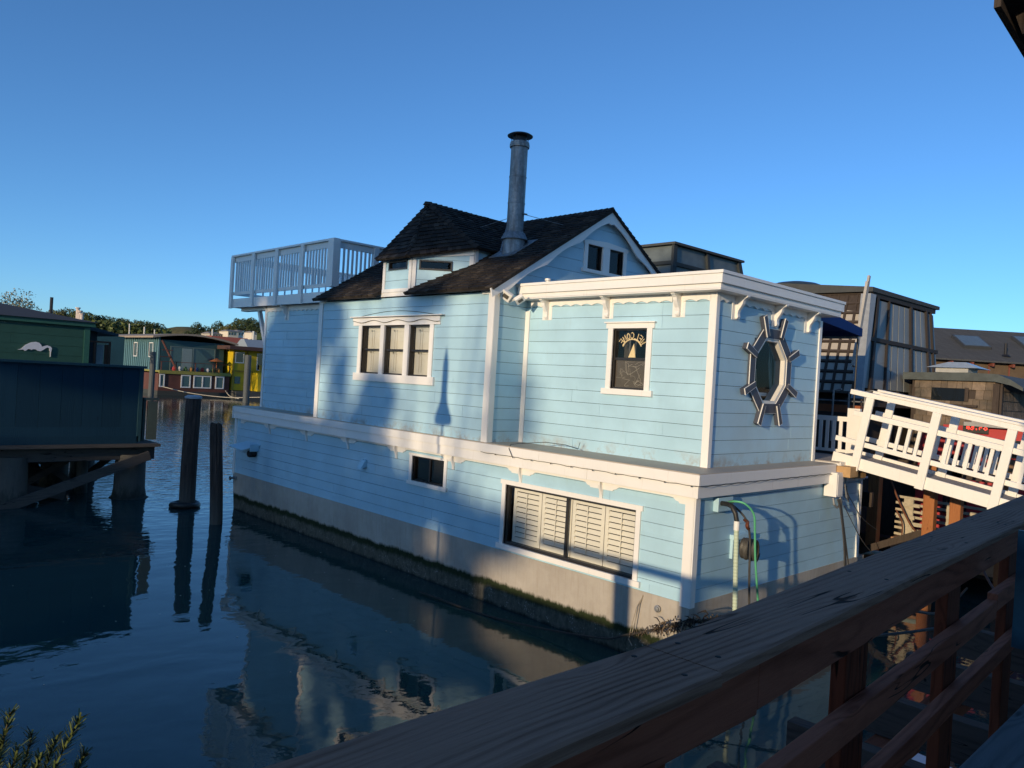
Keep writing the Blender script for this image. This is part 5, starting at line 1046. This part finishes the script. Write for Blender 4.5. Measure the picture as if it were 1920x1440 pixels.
for u in (-104,-98.5): fwin(Th, fs_, u, u+1.3, 4.4, 6.2, DKGLASS, WFR, .1)
q = MB(); q.tube([(33.3,94.5,6.5),(34.8,93.9,3.3)], .12, 6); q.box(33.0,34.3,93.9,94.0,4.5,4.6); q.box(33.2,34.4,93.9,94.0,5.3,5.4); q.build('driftwood_brace', RBRN, Th)
rnd = random.Random(2); cols = [(.35,.03,.03),(.5,.5,.48),(.08,.16,.05),(.35,.18,.05),(.05,.1,.2)]
CM = [plain('balcony_color_%d' % i, c, .7) for i, c in enumerate(cols)]
for k in range(9): x = 35+k*.68; q = MB(); q.lathe((x,94.9,2.57), [(.14,0),(.2,.3),(.16,.34),(.25,.6),(.12,.9)], 8); tag(q.build('flower_pot', CM[k % 5]), ['red','white','green','terracotta','blue'][k % 5] + ' potted plant on the balcony of the curved-roof houseboat, ' + ('left half' if k < 5 else 'right half'), 'plant pot', 'pots on the far balcony')
q = MB(); q.lathe((40.1,94.8,2.57), [(.04,0),(.04,1.9),(.9,1.75),(.05,2.15)], 12); tag(q.build('orange_parasol', plain('orange_cloth', (.45,.15,.05), .8)), 'faded orange parasol on the far balcony', 'parasol')
YEL = plain('yellow_wall', (.55,.40,.01), .6, 0, .2, .8)
Yh = thing('yellow_houseboat', 'yellow boxy houseboat with flat dark roof and small windows', 'houseboat', (42, 86, 0))
q = MB(); q.box(41.9,54,94.1,104,.85,6.2); q.box(44.5,54,92.4,94.1,.85,3.2); q.build('wall', YEL, Yh)
q = MB(); q.box(41.7,54,92.3,104,-.5,.8); q.build('hull', plain('grey_hull', (.06,.06,.055), .8), Yh)
q = MB(); q.box(40.4,54,91.8,104,5.95,6.4); q.build('roof', plain('maroon_roof_edge', (.07,.035,.03), .8), Yh)
fy_ = FY(94.08); fwin(Yh, fy_, 42.1, 43.3, 4.3, 5.7); fwin(Yh, fy_, 42.2, 42.9, 1.7, 2.6, TG, TG); fwin(Yh, FY(92.38), 45.1, 46.1, 1.5, 2.6); fwin(Yh, fy_, 45.0, 47.2, 3.5, 5.7, DKGLASS, WFR, .1)
q = MB(); q.box(41.85,42.05,94.0,94.09,.85,6); q.box(43.6,43.8,94.0,94.09,.85,5.9); q.box(41.9,44.5,93.95,94.09,3.2,3.4); q.box(44.6,54,92.3,92.4,3.3,4.2); q.build('trim', plain('yellow_shadow_trim', (.30,.21,.02), .7), Yh)
Oh = thing('orange_roof_houseboat', 'houseboat with faded orange tiled roof beyond the yellow one', 'houseboat', (44, 102, 0))
q = MB(); q.box(47,58,112,118,.5,7.0); q.build('wall', RBRN, Oh); q = MB(); q.hexa([(46.5,111.5,7.0),(53.5,111.5,7.0),(53.5,118,7.0),(46.5,118,7.0),(47.2,114,8.2),(52.8,114,8.2),(52.8,116,8.2),(47.2,116,8.2)]); q.box(46.8,53.2,111.8,118,6.2,7.0); q.build('roof', plain('orange_tiles', (.40,.10,.05), .8), Oh)
q = MB(); q.hexa([(49.4,105.5,6.0),(53.2,105.5,6.0),(53.2,112,6.0),(49.4,112,6.0),(49.5,108,7.9),(53.1,108,7.9),(53.1,109,7.9),(49.5,109,7.9)]); q.box(49.6,53.0,105.8,111,.4,6.0); tag(q.build('grey_gable_roof', plain('blue_grey_roof', (.25,.30,.34), .6)), 'pale blue-grey gable roof behind the yellow houseboat', 'roof')
for i, (px, py, d, z1, r_) in enumerate(((283,740,88,5.0,.30),(461,750,84,5.2,.33))):
    p = RD(px, py, d); t = piling('dock_piling', ('tall grey piling standing left of the curved-roof houseboat','tall grey piling standing before the yellow houseboat')[i], (p.x,p.y,-.5), (p.x,p.y,z1), r_, 'tall pilings at the far slips', plain('grey_piling', (.08,.09,.09), .8) if i == 0 else bpy.data.materials['grey_piling'])
q = MB(); q.tube(arcline([(33.4,93.9,1.0),(35.6,91,.45),(38.6,88,.2),(41,84,.5)]), .05, 5); q.tube(arcline([(41.0,93.9,.8),(39.5,89,.3),(39.0,85.5,.2)]), .05, 5); tag(q.build('far_mooring_line', plain('pale_rope', (.42,.38,.3), .8)), 'pale mooring lines sagging below the curved-roof houseboat', 'rope')

# ================================================================== HILLS, TREES, HOUSES, MASTS
def hillmat(name, c1, c2, c3, sc=.05):
    n = N(name); n.set(.95, 0, .1); a = n.noise(sc, 6, .65, n.pos()); b = n.noise(sc*6, 5, .7, n.pos()); n.color(n.mix(n.val(b,.45,.65), n.mix(n.val(a,.4,.6), c1, c2), c3)); return n.m
GRS = hillmat('hill_grass', (.10,.14,.03), (.16,.16,.05), (.035,.05,.018)); DRY = hillmat('dry_hill_grass', (.16,.13,.055), (.12,.11,.045), (.08,.075,.03)); WOODS = hillmat('wooded_slope', (.02,.03,.012), (.035,.045,.018), (.05,.055,.02))
def ridge(name, mat, prof, d, depth, seed, base=0.4):
    """a hill as a height field: prof = crest height in picture rows by column, built at its true distance"""
    mb = MB(); rnd = random.Random(seed); cols_ = []; x0, x1 = prof[0][0], prof[-1][0]; nC, nR_ = 46, 12
    for i in range(nC+1):
        px = x0+(x1-x0)*i/nC
        for (a, ya), (b, yb) in zip(prof[:-1], prof[1:]):
            if a <= px <= b: py = ya+(yb-ya)*(px-a)/(b-a); break
        cr = RD(px, py, d); dirv = V(cr.x, cr.y, 0).normalized(); dist = math.hypot(cr.x, cr.y)
        for j in range(nR_+1):
            t = j/nR_; dd = dist - depth + depth*1.6*t; hgt = math.sin(min(1, t/.625)*math.pi/2)**1.2 if t < .625 else math.cos((t-.625)/.375*math.pi/2)
            p = dirv*dd; mb.v.append(V(p.x, p.y, base + max(0, cr.z-base)*hgt + rnd.uniform(-.35,.35)*(cr.z > 3)))
    for i in range(nC):
        for j in range(nR_): a = i*(nR_+1)+j; mb.f.append((a, a+nR_+1, a+nR_+2, a+1))
    return struct(mb.build(name, mat, smooth=True))
ridge('hill', WOODS, [(-500,620),(-200,605),(0,608),(70,604),(130,600),(200,606),(230,626),(290,640),(360,648),(420,655)], 420, 130, 1)
ridge('far_hill', DRY, [(200,640),(290,622),(320,614),(345,612),(375,617),(420,628),(520,634),(700,640)], 640, 150, 2)
ridge('grassy_hill', GRS, [(330,668),(370,645),(400,634),(430,628),(470,625),(500,622),(620,626),(800,640),(1000,660)], 430, 150, 3)
q = MB(); q.quad(V(-300,260,.25),V(1400,0,.25),V(1400,1400,.25),V(-300,1400,.25)); struct(q.build('far_shore', GRS))
LF = [leafm('leaf_dark', (.014,.028,.010), (.045,.066,.022)), leafm('leaf_mid', (.034,.054,.016), (.085,.105,.034)), leafm('leaf_olive', (.06,.066,.022), (.15,.135,.045)), leafm('leaf_pale', (.10,.11,.07), (.24,.23,.15))]
BARK = plain('tree_bark', (.07,.055,.04), .9)
def leafcloud(mb, c, r, n_, size, rnd, shell=.35, flat=1.0):
    for k in range(n_):
        d = V(rnd.gauss(0,1), rnd.gauss(0,1), rnd.gauss(0,1)).normalized(); rr = (shell + (1-shell)*rnd.random()**.5); p = c + V(d.x*r.x, d.y*r.y, d.z*r.z*flat)*rr
        a = V(rnd.gauss(0,1), rnd.gauss(0,1), rnd.gauss(0,1)).normalized(); b = a.orthogonal().normalized(); b.rotate(Matrix.Rotation(rnd.uniform(0,6.28), 3, a)); s_ = size*rnd.uniform(.6,1.4); c2 = a.cross(b)
        mb.quad(p-b*s_, p-c2*s_*.6, p+b*s_, p+c2*s_*.6)
def make_tree(name, label, hgt, wid, seed, lm, loc=(0,0,0), n_=1300, leaf=.34, group=None, clumps=9, trunk_frac=.35, bark=BARK):
    rnd = random.Random(seed); t = thing(name, label, 'tree', loc, group); L = Vector(loc)
    q = MB(); top = L + V(rnd.uniform(-.05,.05)*wid, rnd.uniform(-.05,.05)*wid, hgt*.8); ln = [L.lerp(top, k/6) + V(rnd.gauss(0,.02)*wid, rnd.gauss(0,.02)*wid, 0)*(k > 0) for k in range(7)]
    q.tube(ln, [hgt*.022*(1.2-k/6) for k in range(7)], 8); cl = MB()
    for k in range(clumps):
        a = k*2.4 + rnd.uniform(-.4,.4); h_ = hgt*(trunk_frac + (1-trunk_frac)*(.15+.75*(k+.5)/clumps)); rr = wid*.5*rnd.uniform(.25,.75)*(1.15-abs((k+.5)/clumps-.4))
        c = L + V(math.cos(a)*rr, math.sin(a)*rr, h_); s0 = ln[min(5, int(6*h_/hgt*.8))]; q.tube([s0, s0.lerp(c, .5)+V(0,0,.03*hgt), c], [hgt*.009, hgt*.006, hgt*.003], 5)
        rad = wid*rnd.uniform(.17,.29); leafcloud(cl, c, V(rad, rad, rad*.75), n_//clumps, leaf, rnd)
    q.build('trunk', bark, t); cl.build('crown', lm, t); return t
protos = []
for i, (h_, w_, lm) in enumerate(((11,10,0),(13,9,1),(9,10,2),(15,8,0),(10,9,1))): protos.append(make_tree('hill_tree', '', h_, w_, 50+i, LF[lm], (0,0,0), 1150, .36, 'trees on the far hillside'))
crest = [(62,600,1),(78,594,0),(95,590,2),(112,589,2),(128,588,0),(143,590,1),(152,592,2),(165,594,1),(178,598,0),(190,600,3),(199,603,0),(212,606,0),(222,605,3),(232,607,0),(243,610,1),(255,611,0),(264,613,0),(276,612,0),(288,614,1),(297,617,0),(104,600,1),(122,602,2),(137,603,1),(158,606,0),(172,610,1),(186,614,0),(205,616,2),(218,620,1),(236,622,0),(252,624,0),(268,626,1),(282,628,0),(300,628,0),(86,604,0)]
desc = ['round dark oak', 'mid green oak', 'olive brown oak', 'tall dark pine', 'mid green tree']
rnd = random.Random(77); used = [False]*5; cnt = 0
def put(kind, px, py, d, s_, lab):
    global cnt
    t = protos[kind] if not used[kind] else recopy(protos[kind])
    used[kind] = True; h_ = (11,13,9,15,10)[kind]*s_; top = RD(px, py, d); t.location = (top.x, top.y, top.z - h_*.88); t.scale = (s_, s_, s_); t.rotation_euler = (0,0,rnd.uniform(0,6.28)); t['label'] = lab; cnt += 1; return t
for i, (px, py, kd) in enumerate(crest):
    if i < 20:
        where = 'on the left hill crest, number %d' % (i+1)
        lab = desc[kd] + (' on the wooded crest above the green house roof' if px < 170 else ' on the wooded crest above the curved-roof houseboat') 
    else: lab = desc[kd] + (' lower on the wooded slope behind the green house' if px < 170 else ' lower on the wooded slope behind the curved roof')
    put(kd, px, py-2, 400 - rnd.uniform(0,40), rnd.uniform(.85,1.2), lab)
right = [(371,610,0),(386,617,0),(352,624,1),(362,626,0),(398,616,1),(411,608,0),(420,616,2),(431,612,2),(440,608,1),(448,602,3),(455,602,1),(463,603,3),(471,601,1),(480,605,0),(486,609,1),(405,626,0),(415,632,1),(425,624,0),(459,626,0),(468,618,4),(382,630,1),(478,620,0),(345,632,0),(336,634,1)]
for i, (px, py, kd) in enumerate(right): put(kd, px, py, 440 - rnd.uniform(0,50), rnd.uniform(.6,.95), desc[kd] + (' on the grassy hill among the houses' if px > 395 else ' in the saddle below the bald hill'))
for i in range(5):
    if not used[i]: put(i, 440, 612, 440, .7, desc[i] + ' beside the hillside houses')
# undergrowth below the crest: nobody could count it
ug = MB(); rnd = random.Random(5)
for k in range(9000):
    px = rnd.uniform(40, 320) if k % 3 else rnd.uniform(330, 500); base = 596+max(0,(px-200)*.14) if px < 330 else 640; py = base + rnd.uniform(6, 34) if px < 330 else rnd.uniform(638,662)
    p = RD(px, py, rnd.uniform(355, 385)); a = V(rnd.gauss(0,1),rnd.gauss(0,1),rnd.gauss(0,1)).normalized(); b = a.orthogonal(); s_ = rnd.uniform(.35,.8); c2 = a.cross(b); ug.quad(p-b*s_, p-c2*s_, p+b*s_, p+c2*s_)
struct(ug.build('undergrowth', LF[1]), 'stuff')
def hhouse(px, py, d, w_, h_, lab, c):
    p = RD(px, py, d); t = thing('hillside_house', lab, 'house', (p.x,p.y,p.z-h_), 'houses on the far hill'); q = MB(); q.box(p.x-w_/2,p.x+w_/2,p.y-4,p.y+5,p.z-h_-3,p.z); q.build('wall', c, t)
    q = MB(); q.hexa([(p.x-w_/2-.3,p.y-4.5,p.z),(p.x+w_/2+.3,p.y-4.5,p.z),(p.x+w_/2+.3,p.y+5.5,p.z),(p.x-w_/2-.3,p.y+5.5,p.z),(p.x-w_/2+.6,p.y-.5,p.z+.8),(p.x+w_/2-.6,p.y-.5,p.z+.8),(p.x+w_/2-.6,p.y+1,p.z+.8),(p.x-w_/2+.6,p.y+1,p.z+.8)]); q.build('roof', plain('hill_roof', (.20,.19,.18), .8) if 'hill_roof' not in bpy.data.materials else bpy.data.materials['hill_roof'], t)
    for k in range(int(w_/1.2)): q = MB(); x = p.x-w_/2+.3+k*1.2; q.box(x,x+.6,p.y-4.1,p.y-4.0,p.z-h_+.4,p.z-.35); q.build('window', DKGLASS, t)
CRM = plain('cream_stucco', (.62,.55,.44), .8)
hhouse(430,622,330,4.6,1.9,'wide cream house on the grassy hill beside dark trees',CRM); hhouse(445,622,335,2.6,2.0,'white and dark gabled house right of the wide cream one',plain('white_stucco',(.68,.66,.62),.8)); hhouse(397,626,330,5,1.6,'low tan house with flat roof above the curved roof end',plain('tan_stucco',(.40,.36,.30),.8)); hhouse(470,624,360,2.4,1.2,'small tan house half hidden at the top of the grassy slope',CRM)
MAST = plain('pale_mast', (.62,.60,.54), .6)
def mast(px, py0, py1, d, r_, lab, name='marina_pole'):
    a, b = RD(px, py0, d), RD(px, py1, d); q = MB(); q.tube([(a.x,a.y,min(a.z,.2)), (b.x if abs(px-474) > 2 else b.x+.3, b.y, b.z)], r_, 8); tag(q.build(name, MAST, smooth=True), lab, 'pole', 'pale poles in the far marina')
for px, t_, b_, d, r_, lab in ((473.5,621,655,200,.28,'tallest leaning pale mast right of the yellow roof'),(457,627,655,200,.14,'thin pale mast left of the tallest one'),(461,636,655,200,.2,'pale pole between the two masts'),(452,641,655,200,.18,'short pale pole left of the thin mast'),(444,641,655,200,.2,'pale pole above the orange roof'),(441,645,655,200,.15,'shortest pale pole above the orange roof'),(481,644,665,200,.2,'pale pole right of the tallest mast'),(488,644,665,200,.2,'pale pole nearest the blue houseboat wall'),(398.5,617,640,200,.2,'pale pole standing before the low tan house'),(243,607,632,180,.14,'thin pale mast rising over the curved roof, leftmost'),(271,613,632,180,.18,'pale pole rising over the curved roof ridge'),(290,618,632,180,.14,'short pale pole over the curved roof')): mast(px, b_, t_, d, r_, lab)
# chimney cluster on the tarred roofs
q = MB()
for k, (dx, h_) in enumerate(((0,1.5),(.5,1.1),(.9,.7),(.25,.9))): p = RD(145+dx*9, 600, 60); q.tube([(p.x,p.y,p.z-1.0),(p.x,p.y,p.z+h_*.6)], .13, 8); q.lathe((p.x,p.y,p.z+h_*.6), [(.2,0),(.2,.08)], 8)
tag(q.build('roof_pipes', plain('pink_white_pipe', (.55,.47,.42), .7)), 'cluster of pale pipes beyond the green house roof corner', 'pipes')
q = MB(); p = RD(150,604,60); q.box(p.x-3,p.x+3,p.y-1,p.y+4,.3,p.z-.9); tag(q.build('far_shed', DTEAL), 'dark shed under the pale pipe cluster', 'shed')
# pale tree behind the green house
p = RD(28, 570, 75); make_tree('pale_tree', 'pale feathery bare-twigged tree behind the green house roof', p.z-.5+1.2, 5.5, 91, LF[3], (p.x, p.y, .3), 2200, .10, None, 11, .6)
q = MB(); q.box(p.x-5,p.x+3,p.y-3,p.y+4,.1,.4); struct(q.build('islet', GRS))

# ================================================================== behind the camera: unseen things placed to shade the scene
def back(ym, zm, t): return V(9.7 - t, ym - math.tan(R_(SUN_AZ))*t, zm + math.tan(R_(SUN_EL))/math.cos(R_(SUN_AZ))*t)
# unseen shed and lean-to, added to keep sun off the boardwalk rail
a = back(-12, 0, 17); b = back(2.12, 7.2, 17)
Sh = thing('shade_boathouse', 'unseen dark boarded shed added to shade the boardwalk', 'building', (a.x, a.y, 0)); q = MB(); q.box(a.x,a.x+4,a.y,b.y,0,b.z); q.build('wall', AGED, Sh); c2_ = back(3.7, 2.62, 17); q = MB(); q.box(c2_.x,c2_.x+1.5,b.y,c2_.y,0,c2_.z); q.build('shade_lean_to', AGED, Sh); q = MB(); q.hexa([(a.x,a.y-.3,b.z),(a.x+4.3,a.y-.3,b.z),(a.x+4.3,b.y+.02,b.z),(a.x,b.y+.02,b.z),(a.x+1.8,a.y,b.z+1.2),(a.x+2.2,a.y,b.z+1.2),(a.x+2.2,b.y,b.z+1.2),(a.x+1.8,b.y,b.z+1.2)]); q.build('roof', DKROOF, Sh)
# unseen dock: rail and pile inferred, blocks below added to shade the hull
def castbox(mb, y0, y1, z0, z1, t, th=.1):
    p, q_ = back(y0, z0, t), back(y1, z1, t); mb.box(p.x-th, p.x, p.y, q_.y, p.z, q_.z)
Nd = thing('shade_dock', 'unseen timber dock with rail, thick pile and blocks added to shade the hull', 'dock', (back(8,0,12).x, 4, 0))
q = MB(); castbox(q, 5.2, 9.2, 1.33, 1.46, 12); q.build('rail', AGED, Nd)
q = MB(); castbox(q, 7.14, 7.46, -.3, 1.40, 12); castbox(q, 6.0, 6.24, -.3, 1.33, 12); castbox(q, 4.3,6.1,-.5,.95,12,.2); q.build('post', AGED, Nd)
q = MB(); castbox(q, 6.9, 10.4, -2, .36, 12, .5); castbox(q, 4, 6.9, -2, .30, 12, .5); q.build('deck', AGED, Nd)  # added blocks that keep sun off the lower hull
bk_ = MB(); p0, p1 = back(9.6, .75, 75), back(34, .95, 75); bk_.hexa([(p0.x-6,p0.y,-1),(p0.x+5,p0.y,-1),(p0.x+5,p1.y,-1),(p0.x-6,p1.y,-1),(p0.x-2,p0.y+1,p0.z),(p0.x,p0.y+1,p0.z),(p0.x,p1.y,p1.z),(p0.x-2,p1.y,p1.z)]); struct(bk_.build('shade_bank', WOODS))  # unseen bank, added to block sun from the low left wall
# closed umbrella on a pole
t_ = 11.0; um = thing('closed_umbrella', 'closed patio umbrella on a thin pole behind the camera', 'umbrella', back(11.92, 0, t_)); c = back(11.92, 3.30, t_)
q = MB(); q.tube([(c.x,c.y,1.0),(c.x,c.y,c.z)], .028, 8); q.build('pole', BLKMET, um); q = MB(); q.lathe((c.x,c.y,c.z-.1), [(.25,0),(.27,.12),(.12,.40),(.09,.55),(.085,.9),(.08,1.2),(.03,1.42),(.01,1.52)], 14); q.build('canopy', BLUE, um)
# unseen trees; leaf clumps placed along the sun to dapple the left half
rnd = random.Random(31)
def shade_tree(name, label, regions, t, leaf):
    cx_ = sum(back(r[0], r[1], t).y for r in regions)/len(regions); tr_ = thing(name, label, 'tree', (9.7-t, cx_, 0)); q = MB(); q.tube([(9.7-t,cx_,-.3),(9.7-t,cx_+.2,3),(9.7-t,cx_,6)], [.35,.28,.2], 10); cl = MB()
    for (y, z, ry, rz, n_) in regions:
        c = back(y, z, t); q.tube([(9.7-t,cx_,3.0), c], [.1,.03], 6); leafcloud(cl, c, V(1.6, ry, rz), n_, leaf, rnd, .0)
    q.build('trunk', BARK, tr_); cl.build('crown', LF[0], tr_)
shade_tree('shade_oak', 'dense dark oak behind the camera nearest the added shed', [(10.8,7.7,1.9,1.1,1500),(13.2,7.9,1.9,1.3,1700),(11.9,9.3,2.0,1.2,1500),(15.3,7.6,1.6,1.3,1400),(10.2,8.9,1.2,1.0,900),(14.6,9.2,1.8,1.2,1200)], 55, .26)
shade_tree('shade_laurel', 'tall dense laurel behind the camera on the far left', [(18.6,7.0,2.2,1.7,1900),(19.0,4.4,2.1,1.8,1900),(19.3,1.9,2.4,1.7,1900),(22.2,6.8,2.0,1.7,1500),(22.3,4.0,2.0,1.8,1500),(17.4,8.4,1.6,1.0,900),(16.9,5.6,.8,1.4,350),(24.5,5,2,2.4,1500),(22.3,1.6,1.6,1.3,900)], 58, .26)
shade_tree('shade_bush', 'loose leafy shrub behind the camera beside the umbrella', [(15.2,2.5,1.7,.75,650),(12.9,1.55,1.9,.65,800),(17.0,1.7,1.6,1.2,1200),(10.6,1.3,1.3,.55,500),(14.3,3.5,.85,.75,300),(15.9,3.9,.55,.9,150),(12.8,5.7,.9,.35,170),(16.2,5.2,.5,.6,130),(14.6,.9,2.2,.6,900),(10.4,3.6,.35,1.2,60),(17.2,2.1,1.5,1.0,800),(15.0,1.6,1.3,.6,400)], 60, .19)
